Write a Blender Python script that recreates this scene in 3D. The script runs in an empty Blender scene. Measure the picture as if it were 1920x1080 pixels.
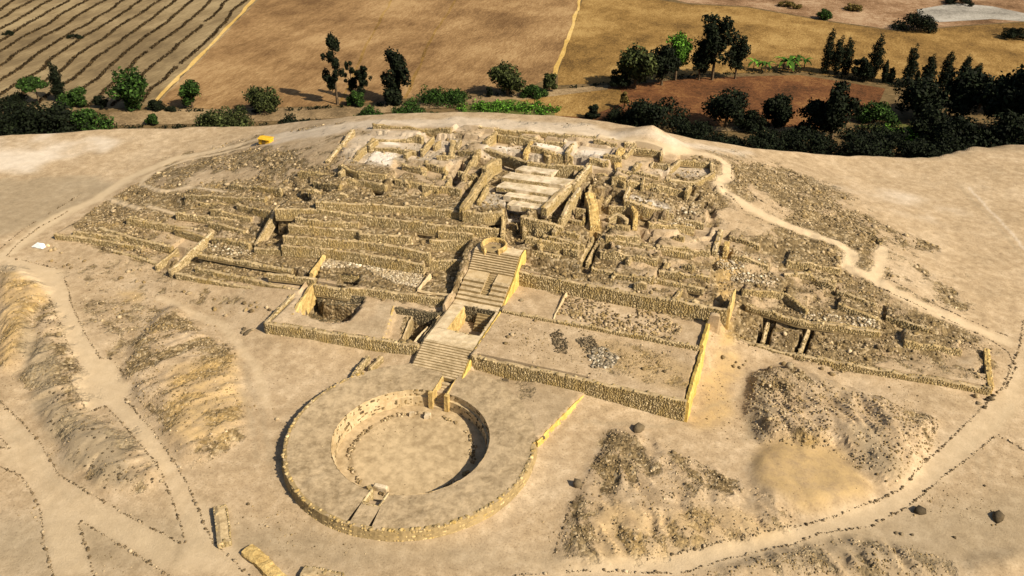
import bpy, math, random
import numpy as np
random.seed(7)
rng = np.random.default_rng(11)
sc = bpy.context.scene
COL = sc.collection
R = math.radians

# ------------------------------------------------------------------ camera, light, exposure
CAM = np.array([47.2, -87.4, 86.8]); FOC = 1638.3; PITCH = .545; YAW = .345
cd = bpy.data.cameras.new('camera'); cam = bpy.data.objects.new('camera', cd); COL.objects.link(cam)
cam.location = CAM; cam.rotation_euler = (math.pi / 2 - PITCH, 0, YAW)
cd.sensor_width = 36; cd.lens = 36 * FOC / 1920; cd.clip_start = 1; cd.clip_end = 6000
sc.camera = cam
SUN_EL = R(40); SUN_AZ = R(-16)          # azimuth measured from +x towards +y
w = bpy.data.worlds.new('World'); sc.world = w; w.use_nodes = True
nt = w.node_tree; bg = nt.nodes['Background']
sky = nt.nodes.new('ShaderNodeTexSky'); sky.sky_type = 'NISHITA'; sky.sun_disc = False
sky.sun_elevation = SUN_EL; sky.sun_rotation = math.pi / 2 - SUN_AZ
sky.air_density = 1.2; sky.dust_density = 3.0
nt.links.new(sky.outputs[0], bg.inputs[0]); bg.inputs[1].default_value = .05
sd = bpy.data.lights.new('sun', 'SUN'); sd.energy = 5.0; sd.angle = R(.5); sd.color = (1, .86, .655)
so = bpy.data.objects.new('sun', sd); COL.objects.link(so)
so.rotation_euler = (0, math.pi / 2 - SUN_EL, SUN_AZ)
so.location = (150, -40, 150)
sc.view_settings.view_transform = 'Standard'; sc.view_settings.look = 'None'
sc.view_settings.gamma = 1; sc.view_settings.use_curve_mapping = False
sc.view_settings.exposure = .46

# ------------------------------------------------------------------ where a sight line meets a height
_fh = np.array([-math.sin(YAW), math.cos(YAW), 0]); _rt = np.array([math.cos(YAW), math.sin(YAW), 0])
_fw = _fh * math.cos(PITCH) + np.array([0, 0, -math.sin(PITCH)])
_up = _fh * math.sin(PITCH) + np.array([0, 0, math.cos(PITCH)])
def ray(px, py):
    return _fw + _rt * ((px - 960) / FOC) - _up * ((py - 540) / FOC)
def at(px, py, z):
    r = ray(px, py)
    return CAM + r * ((z - CAM[2]) / r[2])
def atl(pts, z=None):
    return [at(p[0], p[1], p[2] if len(p) > 2 else z) for p in pts]

# ------------------------------------------------------------------ noise
def vnoise(x, y, seed=0):
    xi = np.floor(x).astype(np.int64); yi = np.floor(y).astype(np.int64)
    fx = x - xi; fy = y - yi
    fx = fx * fx * (3 - 2 * fx); fy = fy * fy * (3 - 2 * fy)
    def h(a, b):
        n = (a * 374761393 + b * 668265263 + seed * 974711) & 0xffffffff
        n = ((n ^ (n >> 13)) * 1274126177) & 0xffffffff
        n = (n ^ (n >> 16)) & 0xffff
        return n / 65535.
    return (h(xi, yi) * (1 - fx) + h(xi + 1, yi) * fx) * (1 - fy) + (h(xi, yi + 1) * (1 - fx) + h(xi + 1, yi + 1) * fx) * fy
def fbm(x, y, sc_, oct=4, seed=0):
    s = 0; a = 1; t = 0
    for i in range(oct):
        s = s + a * vnoise(x / sc_ * 2 ** i + 17.3 * i, y / sc_ * 2 ** i - 9.1 * i, seed + i); t += a; a *= .5
    return s / t
def sstep(a, b, x):
    t = np.clip((x - a) / (b - a), 0, 1); return t * t * (3 - 2 * t)

# ------------------------------------------------------------------ terrain grid
STEP = .4
def axis(lo, hi, far):
    core = np.arange(lo, hi + 1e-6, STEP)
    out = []; d = STEP; v = hi
    while v < far:
        d *= 1.22; v += d; out.append(v)
    o2 = []; d = STEP; v = lo
    while v > -far:
        d *= 1.22; v -= d; o2.append(v)
    return np.array(o2[::-1] + list(core) + out)
GX = axis(-156, 112, 2500); GY = axis(-44, 134, 2500)
X, Y = np.meshgrid(GX, GY)                       # rows = y
def inpoly(P, x, y):
    P = np.asarray(P)[:, :2]; r = np.zeros(np.shape(x), bool); n = len(P)
    for i in range(n):
        x0, y0 = P[i]; x1, y1 = P[(i + 1) % n]
        if y0 == y1: continue
        c = ((y0 > y) != (y1 > y)) & (x < (x1 - x0) * (y - y0) / (y1 - y0) + x0)
        r ^= c
    return r
def window(P, pad=0):
    P = np.asarray(P)[:, :2]; a = P.min(0) - pad; b = P.max(0) + pad
    i0, i1 = np.searchsorted(GX, [a[0], b[0]]); j0, j1 = np.searchsorted(GY, [a[1], b[1]])
    return slice(max(j0 - 1, 0), j1 + 1), slice(max(i0 - 1, 0), i1 + 1)

# heights of the plain and the mound at known spots
CP = [(0,600,0),(0,1000,-1.6),(60,900,-1.8),(100,1060,-1.2),(250,1050,-.6),(20,790,-1.8),(400,1060,0),(700,1060,0),(900,1060,0),(1100,900,0),(1300,870,0),(1200,1070,-.3),
 (1900,900,-.2),(1900,760,0),(1920,1060,-.6),(1700,1050,-.6),(1500,1060,-.5),(1905,560,0),(1900,420,0),(1915,340,0),(1700,330,0),(1600,305,.8),(1780,420,0),(1860,500,0),
 (0,300,0),(100,350,0),(0,420,0),(60,450,0),(150,300,0),(40,520,0),(120,560,0),(200,640,0),(250,560,0),(420,640,0),(550,800,0),(480,900,0),(350,940,0),(230,830,.3),
 (600,720,0),(480,720,0),(300,500,.1),(130,490,0),(410,570,0),(700,680,.2),(1120,800,0),(1200,830,0),(1350,760,0),(1400,680,.2),(1600,710,.1),(1850,740,0),(1340,700,.1),
 (225,275,.6),(240,330,.4),(330,300,1.6),(420,275,2.2),(150,385,.2),(90,420,.1),
 (480,247,3),(560,236,7),(640,226,12),(760,220,14.6),(900,220,15.4),(1000,225,15.6),(1100,232,15.4),(1200,246,14.5),(1300,268,11.5),(1400,282,7),(1500,295,3),
 (350,330,5),(300,345,3.4),(500,330,9.3),(560,345,10.4),(450,290,6),(400,310,5),(500,290,8.5),(560,270,10),(380,400,5),(450,380,7),(300,415,3.4),(220,410,1.8),(130,425,.5),
 (250,370,2),(420,350,6.4),(600,300,13),(640,335,13.2),(650,265,14.6),(700,300,15),(800,270,15.4),(800,330,14.2),(850,300,15),(760,360,12.6),(690,365,11.8),
 (850,360,13),(900,300,15),(900,255,15.8),(1000,280,15.6),(1100,290,15.4),(1200,300,14.8),(1270,320,13.6),(1330,320,12.9),(1360,320,12.2),(1340,285,12.6),
 (1100,400,11.8),(1200,380,12.4),(1280,400,11),(1180,340,13.6),(1150,440,10.6),(1250,450,9.6),(1320,440,9),
 (1000,480,8.2),(1100,490,8),(1200,500,7.6),(1300,510,7.2),(1330,570,6.4),(1060,525,7),(1200,565,6.5),(990,440,9.6),(1060,450,10),
 (1400,370,10.6),(1450,420,8.8),(1520,450,7.2),(1590,480,5.6),(1640,515,4.4),(1700,550,3.2),(1790,600,1.5),(1880,640,0),
 (1420,320,7.4),(1500,350,5.6),(1560,340,2.6),(1600,400,4),(1680,450,2.6),(1640,360,.8),(1750,500,1.4),(1800,470,.3),(1560,420,5.8),(1840,590,.3),
 (1400,470,8),(1500,510,5.8),(1400,540,5.2),(1460,580,3.8),(1560,590,3.2),(1680,620,2.6),(1780,660,1.9),(1840,690,1.2),(1500,640,2.2),(1400,610,2.6),(1600,655,2)]
cp = np.array([at(*p) for p in CP])
extra = [(-300,-100,0),(-300,30,0),(300,-100,0),(300,60,0),(0,-150,0),(250,120,0),(-250,70,0),(-120,-80,-1.5),(120,-100,-.5),(-40,130,12),(0,135,12),(40,150,6),(-80,120,8),(80,160,0)]
cp = np.vstack([cp, np.array(extra, float)])
gx2 = np.arange(-320, 321, 2.); gy2 = np.arange(-160, 161, 2.)
def rbf(cp):
    D = np.hypot(cp[:, None, 0] - cp[None, :, 0], cp[:, None, 1] - cp[None, :, 1])
    n = len(cp); A = np.zeros((n + 1, n + 1)); A[:n, :n] = -D + np.eye(n) * -.0 + np.eye(n) * .6; A[:n, n] = 1; A[n, :n] = 1
    wgt = np.linalg.solve(A, np.append(cp[:, 2], 0))
    xx, yy = np.meshgrid(gx2, gy2); o = np.full(xx.shape, wgt[n])
    for k in range(n): o -= wgt[k] * np.sqrt((xx - cp[k, 0]) ** 2 + (yy - cp[k, 1]) ** 2 + 1.5)
    return o
base = rbf(cp)
def blin(gx, gy, Z, x, y):
    x = np.clip(x, gx[0], gx[-1] - 1e-6); y = np.clip(y, gy[0], gy[-1] - 1e-6)
    i = np.clip(np.searchsorted(gx, x, side='right') - 1, 0, len(gx) - 2); j = np.clip(np.searchsorted(gy, y, side='right') - 1, 0, len(gy) - 2)
    u = (x - gx[i]) / (gx[i + 1] - gx[i]); v = (y - gy[j]) / (gy[j + 1] - gy[j])
    return (Z[j, i] * (1 - u) + Z[j, i + 1] * u) * (1 - v) + (Z[j + 1, i] * (1 - u) + Z[j + 1, i + 1] * u) * v
H = blin(gx2, gy2, base, X, Y)
far = np.maximum(np.abs(X) - 200, np.abs(Y) - 130)
H = H * (1 - sstep(0, 100, far))
def hz(x, y): return blin(GX, GY, H, np.asarray(x, float), np.asarray(y, float))
def ground(px, py):                                # first ground point along a sight line
    r = ray(px, py); r = r / np.linalg.norm(r)
    t = (22 - CAM[2]) / r[2]; d = .5
    p = CAM + r * t
    for _ in range(1200):
        q = p + r * d
        if q[2] < hz(q[0], q[1]):
            for _ in range(8):
                d *= .5; q = p + r * d
                if q[2] > hz(q[0], q[1]): p = q
            return q
        p = q
    return p
def gl(pts): return [ground(*p) for p in pts]

# masks, each living on the ground: rock, path, pale, ochre, grey, valley
M = {k: np.zeros(X.shape, np.float32) for k in ('rock', 'path', 'pale', 'ochre', 'grey', 'valley')}
def blur(a, n):
    for _ in range(n):
        b = a.copy(); b[1:-1, 1:-1] = (a[1:-1, 1:-1] * 2 + a[:-2, 1:-1] + a[2:, 1:-1] + a[1:-1, :-2] + a[1:-1, 2:]) / 6; a = b
    return a
def zone(key, pts, soft=3, v=1., warp=1.2, world=False):
    P = np.asarray(pts if world else gl(pts)); js, is_ = window(P, 6)
    x = X[js, is_]; y = Y[js, is_]
    x = x + warp * 2 * (fbm(x, y, 5, 3, 5) - .5) * 2; y = y + warp * 2 * (fbm(x, y, 5, 3, 9) - .5) * 2
    m = blur(inpoly(P, x, y).astype(np.float32), soft) * v
    if key == 'pale' and soft > 10: m = m * np.clip(.1 + 2.4 * (fbm(X[js, is_], Y[js, is_], 9, 5, 63) - .3), 0, 1)
    M[key][js, is_] = np.maximum(M[key][js, is_], m)
    return js, is_, m
def setpoly(pts, z=None, soft=0):
    P = np.array(atl(pts, z)) if len(pts[0]) < 4 else np.array([p[:3] for p in pts])
    c, *_ = np.linalg.lstsq(np.c_[P[:, :2], np.ones(len(P))], P[:, 2], rcond=None) if len(P) > 2 else (None,)
    js, is_ = window(P, 2); m = inpoly(P, X[js, is_], Y[js, is_]).astype(float)
    if soft: m = blur(m, soft)
    tgt = c[0] * X[js, is_] + c[1] * Y[js, is_] + c[2]
    H[js, is_] = H[js, is_] * (1 - m) + tgt * m
def wpoly(pts, z, soft=0):
    setpoly([(x, y, z, 0) for x, y in pts], soft=soft)

def pit(pts, zr, zf):
    Q = [at(x, y, zr) for x, y in pts]; setpoly([(q[0], q[1], zf, 0) for q in Q])
# ------------------------------------------------------------------ bumps and heaps on the plain
HEAP = [   # outline, height, rock amplitude
 ([(325,572),(360,610),(400,640),(445,662),(448,760),(455,825),(405,860),(340,868),(300,810),(250,745),(235,690),(275,620)], 1.15, .45),
 ([(1405,700),(1480,690),(1560,720),(1640,745),(1765,790),(1740,850),(1700,905),(1650,915),(1560,850),(1420,830),(1395,760)], 1.9, 1.2),
 ([(1420,850),(1480,820),(1560,830),(1640,910),(1640,940),(1530,965),(1430,950),(1390,890)], 1.2, .2),
 ([(1145,812),(1210,820),(1300,860),(1400,920),(1490,965),(1480,1000),(1300,1035),(1150,1060),(1035,1065),(1080,950)], .5, 1.1),
 ([(1290,1079),(1450,1040),(1560,1010),(1640,1015),(1760,1040),(1800,1079)], .5, 1.2),
 ([(1790,1079),(1830,1040),(1915,1030),(1919,1079)], .8, .3),
 ([(0,500),(50,503),(92,545),(70,600),(40,690),(0,700)], 1.6, .8),
 ([(95,560),(125,640),(150,700),(165,780),(230,820),(300,885),(285,915),(190,918),(130,870),(85,790),(45,715),(70,620)], .9, .8),
]
hp = [(np.array(gl(p)), a, b) for p, a, b in HEAP]
for P, a, b in hp:
    js, is_ = window(P, 10); x = X[js, is_]; y = Y[js, is_]
    m = inpoly(P, x + 2.4 * (fbm(x, y, 4, 3, 3) - .5), y + 2.4 * (fbm(x, y, 4, 3, 8) - .5)).astype(float)
    m = blur(m, 12); m2 = blur(m, 26)
    P0, P1 = at(1480, 690, 1.)[:2], at(1700, 890, 1.)[:2]; dd = (P1 - P0) / np.linalg.norm(P1 - P0)
    if P[:, 0].mean() < 0: dd = np.array([.5, .87])
    xw = x + 1.6 * (fbm(x, y, 5, 3, 51) - .5) * 2; yw = y + 1.6 * (fbm(x, y, 5, 3, 52) - .5) * 2
    u = xw * dd[0] + yw * dd[1]; v_ = -xw * dd[1] + yw * dd[0]
    rough = 1 - np.abs(fbm(u * .32, v_ * 1.25, 3.0, 5, 21) - .5) * 3.4; fine_ = fbm(u * .6, v_ * 1.2, 1.1, 4, 25) - .5
    H[js, is_] += m * m2 * a * (.5 + 1.0 * fbm(x, y, 8, 3, 4)) + m * b * .75 * (rough - .4) + m * .42 * fine_ * (b > .3)
    if b > .4:
        st_ = fbm(u * .4, v_, 3.0, 5, 14)
        M['rock'][js, is_] = np.maximum(M['rock'][js, is_], m * np.clip((.36 if P[:, 0].mean() < 0 else .13) + 3.6 * (st_ - .5), .0, 1.))
# spoil heap on the back crest
c = at(1222, 262, 14.6); d = np.hypot(X - c[0], (Y - c[1]) * 1.2)
H += 3.6 * np.clip(1 - d / 9.5, 0, 1) ** 1.2
# ------------------------------------------------------------------ big terraces of the pyramid
def band(line, z, back=16):                        # everything behind a wall line is raised to z
    L = atl(line, z); n = [(p[0], p[1], p[2], 0) for p in L] + [(p[0], p[1] + back, p[2], 0) for p in L[::-1]]
    setpoly(n)
# rubble relief on the mound before anything built is cut into it
zone('rock', [(110,430),(250,345),(300,320),(480,275),(600,262),(660,244),(760,240),(900,244),(1100,258),(1250,280),(1340,298),(1400,308),(1400,340),(1450,395),(1590,470),(1700,552),(1870,642),(1855,720),(1600,690),(1390,640),(1345,602),(975,505),(800,560),(600,520),(330,525),(200,470)], 6, 1.05)
zone('rock', [(1340,300),(1440,300),(1560,350),(1640,400),(1760,480),(1830,600),(1700,560),(1500,440),(1400,390)], 34, .9, 5)
zone('rock', [(480,250),(640,228),(760,222),(900,221),(1100,232),(1230,250),(1400,284),(1560,340),(1680,430),(1740,500),(1700,560),(1500,440),(1390,330),(1340,310),(600,300),(400,330),(250,345),(300,300)], 14, .5)
inst = inpoly(np.array(gl([(475,470),(525,368),(620,366),(800,372),(945,385),(945,430),(880,470),(860,510),(800,500),(560,475)])), X, Y)
vary = np.clip(.4 + 2.4 * (fbm(X, Y, 10, 4, 19) - .38), .15, 1.15); mound = (M['rock'] > 0) & (Y > 22)
M['rock'] = np.where(mound, M['rock'] * vary, M['rock']).astype(np.float32)
back_ = blur(inpoly(np.array(gl([(480,262),(640,232),(900,222),(1230,255),(1340,300),(1345,330),(1240,345),(1100,320),(900,300),(840,330),(640,330),(560,300)])), X, Y).astype(float), 8); M['rock'] = (M['rock'] * (1 - .62 * back_)).astype(np.float32)
rk = np.where(inst, np.minimum(M['rock'], .2), M['rock']); M['rock'] = np.where(inst, np.maximum(M['rock'], .95), M['rock']).astype(np.float32)
# worn ledges that follow the contours
led = blur(inpoly(np.array(gl([(980,450),(1050,400),(1330,400),(1400,440),(1600,520),(1860,660),(1850,715),(1400,640),(1330,590),(985,480)])), X, Y).astype(float), 8)
led = np.maximum(led, blur(inpoly(np.array(gl([(130,430),(300,380),(480,330),(640,330),(640,370),(520,370),(480,450),(330,500),(200,470)])), X, Y).astype(float), 8))
hh = H + 1.2 * (fbm(X, Y, 9, 3, 87) - .5); q_ = hh / 1.15; fr = q_ - np.floor(q_); stepped = (np.floor(q_) + sstep(.62, .9, fr)) * 1.15 - hh
H += led * .9 * stepped
# fallen rooms of the summit: squarish sunken and raised lots
def lots(pts, sx, sy, amp, seed, soft=3):
    global H
    m = blur(inpoly(np.array(gl(pts)), X, Y).astype(float), soft); x = X + 1.2 * (fbm(X, Y, 5, 2, seed) - .5); y = Y + 1.2 * (fbm(X, Y, 5, 2, seed + 3) - .5)
    i = np.floor(x / sx + .35 * np.floor(y / sy)).astype(np.int64); j = np.floor(y / sy).astype(np.int64)
    h = ((i * 73856093 ^ j * 19349663 ^ seed * 83492791) & 0xffff) / 65535.
    h = np.where(h < .3, 0, (h - .72) * 2)
    H = H + m * amp * h
lots([(640,262),(900,240),(1240,280),(1340,330),(1340,440),(1130,440),(1095,330),(905,330),(860,390),(640,360)], 3.8, 2.7, 1.9, 5, 1)
lots([(985,440),(1120,420),(1340,440),(1345,590),(1170,545),(985,480)], 5.0, 2.4, 1.2, 9, 1)
lots([(110,430),(300,395),(480,385),(470,460),(330,500),(200,468)], 7.0, 2.4, .8, 12)
lots([(1380,560),(1500,500),(1680,600),(1850,690),(1840,712),(1500,655),(1390,625)], 6.0, 2.4, .5, 15)
n1 = np.abs(fbm(X, Y, 6, 5, 33) - .5) * 2; n2 = fbm(X, Y, 1.6, 3, 41)
H += rk * ((n1 - .3) * 1.0 + (n2 - .5) * .5)
# left flank
band([(103,437),(270,463)], 1.5, 9); band([(187,427),(322,461)], 2.6, 8); band([(237,408),(378,430)], 4.0, 8); band([(330,398),(420,408)], 5.4, 9)
band([(330,510),(560,556)], 1.7, 6); band([(367,500),(565,543)], 2.5, 8)
setpoly([(372,474,4),(548,503,4),(600,520,4.1),(590,532,4.1),(845,560,4.1),(880,480,4.3),(600,470,4.3),(430,440,4.4)])
# the stack of long terraces
STACK = [([(477,463),(527,468)],5.2,9),([(528,459),(620,466),(795,494)],6.4,12),([(531,441),(692,453),(806,474)],7.9,12),([(541,421),(675,432),(675,436),(771,444)],9.4,12),
         ([(797,487),(868,487)],6.2,12),([(805,449),(882,449)],8.6,12),([(822,431),(888,437)],10.1,12),
         ([(555,407),(590,413),(672,416)],10.4,9),([(515,390),(587,391),(802,418),(935,428)],11.2,14),([(592,377),(700,382),(808,389),(870,396)],12.7,12)]
for l, z, b in STACK: band(l, z, b)
setpoly([(636,330,13.6),(700,262,14.6),(790,262,15),(880,262,15.4),(862,330,14.2),(800,352,13.2),(740,372,12.6),(690,352,12.8)], soft=2)
setpoly([(540,372,9.4),(580,370,9.4),(584,387,8.6),(545,388,8.6)])
# upper hall cut into the summit
setpoly([(868,390),(912,322),(968,306),(1090,312),(1072,345),(1020,392),(985,400),(944,394)], 13.0)
setpoly([(948,398),(988,402),(985,440),(950,436)], 9.8)
setpoly([(905,458),(1000,468),(985,432),(920,425)], 9.4)
pit([(1068,412),(1096,352),(1110,348),(1098,418)], 12.6, 10.4)
pit([(1124,402),(1132,352),(1176,362),(1170,405)], 13.4, 11.6)
setpoly([(1100,420),(1160,432),(1240,430),(1180,405),(1120,400)], 10.2)
pit([(1110,440),(1128,446),(1104,494),(1086,486)], 9.4, 6.4)
setpoly([(1178,366),(1256,390),(1248,398),(1172,376)], 12.9)
for p, z in (([(905,282),(930,250),(990,258),(985,290)],15.0),([(990,292),(1000,262),(1052,268),(1060,290)],15.0),([(1070,296),(1085,272),(1150,280),(1140,300)],14.8),
             ([(1212,328),(1222,306),(1256,310),(1248,330)],13.3),([(1250,338),(1274,300),(1334,305),(1336,325),(1302,340)],12.8),([(684,306),(702,282),(746,287),(735,314)],14.5),
             ([(1170,292),(1185,278),(1240,286),(1236,300)],14.1),([(775,300),(800,262),(850,262),(840,296)],14.3)):
    setpoly(p, z)
# minor ruined walls holding small ledges: region, line, height
LEDGE = [('L',[(694,269),(787,265)],.7),('L',[(692,281),(783,292)],.8),('L',[(683,317),(729,325)],.8),('L',[(637,325),(673,337),(725,344)],1.8),('L',[(621,344),(725,358)],1.5),('L',[(742,346),(808,360)],1.2),('L',[(792,358),(842,362),(865,367)],1.2),
 ('L',[(700,241),(808,250),(846,250)],.9),('L',[(860,329),(892,338)],1.0),('L',[(800,318),(834,326)],1.3),('L',[(755,318),(792,326)],1.0),('L',[(590,350),(640,356)],1.2),('L',[(560,330),(620,338)],1.0),
 ('B',[(973,262),(1006,268)],.9),('B',[(995,284),(1040,296)],1.2),('B',[(1020,296),(1057,304)],1.4),('B',[(1113,268),(1156,276)],.8),('B',[(1170,273),(1192,276)],.8),('B',[(1105,307),(1141,313)],1.2),('B',[(860,290),(900,296)],1.0),
 ('R',[(1153,327),(1234,341)],1.2),('R',[(1147,341),(1172,355)],1.2),('R',[(1175,352),(1254,363),(1291,372)],1.4),('R',[(1141,397),(1195,403)],1.5),('R',[(1200,405),(1262,412)],1.2),('R',[(1215,428),(1300,436)],1.1),
 ('T',[(987,434),(1085,453)],1.5),('T',[(1018,452),(1085,470)],1.3),('T',[(1135,450),(1198,456)],1.0),('T',[(1057,474),(1085,478)],.9),('T',[(1125,481),(1232,496)],1.2),('T',[(1230,468),(1330,480)],1.0),('T',[(1235,515),(1330,530)],1.0),('T',[(1150,520),(1225,532)],.9),
 ('F',[(1367,450),(1423,470)],1.0),('F',[(1370,487),(1440,507)],1.2),('F',[(1473,497),(1573,513)],1.1),('F',[(1513,520),(1563,547)],1.0),('F',[(1390,553),(1467,560)],1.1),('F',[(1470,560),(1513,590)],.9),('F',[(1567,553),(1640,577)],1.0),('F',[(1570,580),(1647,607)],1.0),('F',[(1520,613),(1647,627)],1.1),('F',[(1693,647),(1800,667)],1.0),('F',[(1660,600),(1740,625)],.9),
 ('W',[(243,412),(320,430)],.9),('W',[(393,427),(460,443)],1.2),('W',[(397,402),(473,417)],1.2),('W',[(377,387),(433,393)],1.0),('W',[(447,393),(513,410)],1.4),('W',[(350,373),(500,383)],1.1),('W',[(430,356),(530,366)],1.2),('W',[(400,455),(470,468)],1.2),('W',[(330,440),(385,452)],1.2),('W',[(140,440),(230,452)],.8)]
LG = []
for reg, l, h in LEDGE:
    P = gl(l); LG.append((reg, P, h))
for reg, P, h in LG:
    Q = [(p[0], p[1]) for p in P] + [(p[0], p[1] + 4.) for p in P[::-1]]; js, is_ = window(np.array(Q), 2); m = inpoly(np.array(Q), X[js, is_], Y[js, is_])
    z = np.interp(X[js, is_], [p[0] for p in P], [p[2] for p in P]) + h; H[js, is_] = np.where(m, np.maximum(H[js, is_], z), H[js, is_])
# right of the stair
setpoly([(978,505,6.4),(1172,553,6.4),(1358,599,6.3),(1356,590,6.6),(1180,528,7),(985,490,7)])
wpoly([(1.4,19.6),(36.6,19.4),(36.6,33.4),(1.4,33.4)], 3.7)
wpoly([(1.4,33.4),(36.6,33.4),(36.6,42.5),(1.4,42.5)], 4.05)
setpoly([(1380,640,1.6),(1500,664,1.6),(1858,724,1.5),(1850,700,1.8),(1500,640,2.0),(1390,620,2.0)])
for p in ([(1418,640),(1434,600),(1452,606),(1440,648)], [(1488,662),(1508,616),(1526,622),(1508,668)]): pit(p, 2., -.3)
for p, zr, dz in (([(945,432),(985,402),(990,440),(962,448)], 11, 2.6), ([(1200,428),(1222,432),(1216,442),(1196,438)], 10.6, 2), ([(1130,455),(1144,456),(1142,466),(1128,464)], 9.6, 1.6), ([(850,318),(866,300),(872,322),(846,352),(838,346)], 14.6, 2.6), ([(975,318),(1000,302),(1064,330),(1050,338)], 14, .6), ([(1032,395),(1062,368),(1070,378),(1048,410)], 13, 2), ([(540,372),(578,370),(584,386),(546,388)], 10, 1.8), ([(700,355),(722,350),(716,368),(700,366)], 12.6, 1.4), ([(1345,570),(1358,545),(1366,550),(1354,598)], 6.4, 2.2)): pit(p, zr, zr - dz)
# left court
wpoly([(-35.6,18.2),(-8.4,20.6),(-8.4,36),(-35.6,36)], 2.7)
setpoly([(591,531,4.1),(845,559,4.1),(850,520,4.1),(600,500,4.1)])
pit([(640,512),(674,516),(668,534),(638,530)], 4.1, 2.2)
PIT1 = [(592,548),(684,560),(664,585),(640,604),(600,600),(572,586)]
pit([(557,583),(589,537),(684,557),(672,580),(648,602),(612,604)], 2.8, -1.3)
pit([(596,545),(682,556),(676,570),(604,560)], 2.8, 1.5)
pit([(742,573),(836,586),(786,640),(722,634)], 2.8, 1.6)
pit([(768,590),(832,588),(790,638),(752,638)], 2.0, -1.4)
# circular court
RC = (0., 0.); RO = 18.25; RI = 11.6; RT = 1.7; RF = -1.3
rr = np.hypot(X, Y)
ring_fill = inpoly([(-13.5,11.5),(-8.2,17.3),(2.2,17.3),(2.2,20),(21.2,20.2),(17.8,6)], X, Y) & (rr > RI + 1)
H[ring_fill] = 1.6 - 1.1 * np.clip((rr[ring_fill] - RO) / 3., 0, 1) * np.clip((14 - X[ring_fill]) / 6, .15, 1)
wpoly([(-7.7,16.8),(1.6,16.8),(1.6,46),(-7.7,46)], 2.6)
setpoly([(-7.7,15.2,.9,0),(1.6,15.2,.9,0),(1.6,21.5,2.8,0),(-7.7,21.5,2.8,0)])
setpoly([(-7.7,33.3,2.6,0),(1.6,33.3,2.6,0),(1.6,46.4,8.6,0),(-7.7,46.4,8.6,0)])
wpoly([(-5.2,25.3),(.9,25.3),(.9,33.2),(-5.2,33.2)], .3)
bank = (rr >= RO - .5) & (rr < RO + 2.6) & ~ring_fill & (Y < 12); H[bank] += .3 * (1 - np.clip((rr[bank] - RO) / 2.6, 0, 1)) ** 1.5
H[(rr < RO - .5) & (rr >= RI + .6)] = .6
H[rr < RI + .6] = RF - .4
# the plain falls away to the valley behind
CR = [(-200,262,0),(0,258,0),(200,250,0),(350,246,.8),(480,240,3),(560,228,7),(640,219,11.5),(760,214,14.2),(900,213,15),(1000,218,15.2),(1100,226,15),(1200,238,14),(1300,262,10.8),(1400,278,6.4),(1500,290,2.8),(1620,298,.6),(1760,298,0),(1830,272,.4),(1920,268,.6),(2100,270,.6)]
cr = np.array([at(*p) for p in CR]); o = np.argsort(cr[:, 0]); cr = cr[o]
yc = np.interp(X, cr[:, 0], cr[:, 1])
dv = (Y - yc) + 2.5 * (fbm(X, Y, 9, 3, 71) - .5)
ZV = -10.
v = sstep(0, 15, dv)
H = H * (1 - v) + ZV * v
M['valley'] = np.maximum(M['valley'], sstep(1, 5, dv)).astype(np.float32)
H += (fbm(X, Y, 3, 4, 55) - .5) * .16 * (1 - v)

# ------------------------------------------------------------------ colour zones of the soil
gf_ = blur(ring_fill.astype(np.float32), 3) * .4; M['grey'] = np.maximum(M['grey'], gf_)
def stripe(key, pts, width, soft=2, v=1., warp=.3):
    P = np.array([q[:2] for q in gl(pts)])
    js, is_ = window(P, width + 4); x = X[js, is_]; y = Y[js, is_]
    x = x + warp * 2 * (fbm(x, y, 4, 2, 5) - .5); y = y + warp * 2 * (fbm(x, y, 4, 2, 9) - .5)
    d = np.full(x.shape, 1e9)
    for a, b in zip(P[:-1], P[1:]):
        ab = b - a; t = np.clip(((x - a[0]) * ab[0] + (y - a[1]) * ab[1]) / (ab @ ab), 0, 1)
        d = np.minimum(d, np.hypot(x - a[0] - t * ab[0], y - a[1] - t * ab[1]))
    m = blur((d < width / 2).astype(np.float32), soft) * v
    M[key][js, is_] = np.maximum(M[key][js, is_], m)
    M['rock'][js, is_] *= 1 - m if key in ('path', 'pale') else 1
stripe('path', [(1243,280),(1300,286),(1340,294),(1362,306),(1366,330),(1345,346),(1370,365),(1410,392),(1450,413),(1530,442),(1595,470),(1590,500),(1640,525),(1700,560),(1790,600),(1885,640)], 2.6, 3)
zone('rock', [(140,545),(330,560),(300,600),(240,690),(200,660)], 10, .36, 2)
zone('rock', [(95,565),(125,650),(150,690),(165,780),(200,770),(290,885),(240,890),(120,760)], 10, .38, 2)
zone('rock', [(20,480),(330,500),(500,560),(480,580),(240,545),(130,520)], 12, .22, 3)
zone('ochre', [(215,545),(280,548),(275,562),(225,562)], 4, .7)
stripe('path', [(1655,465),(1650,500),(1640,520)], 2.2, 3)
stripe('path', [(900,236),(1090,250),(1240,278)], 1.6, 2)
stripe('path', [(265,345),(275,330),(300,318),(350,300),(420,286),(480,270),(560,250),(640,235)], 1.4, 2)
stripe('path', [(265,345),(300,358),(350,352),(420,360)], 1.1, 2)
stripe('path', [(205,374),(260,390),(330,402)], 1.0, 2)
stripe('path', [(-20,500),(20,470),(75,427),(130,395),(180,375),(240,335),(330,297),(480,262)], 3.2, 3)
zone('path', [(13,480),(117,507),(133,567),(190,673),(207,672),(250,735),(233,745),(337,880),(307,895),(197,760),(163,773),(130,713),(153,690),(133,660),(90,553),(0,505)], 3, .8, .3)
zone('path', [(337,880),(480,1079),(320,1079),(348,1017),(307,900)], 4, .6, .3)
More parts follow.
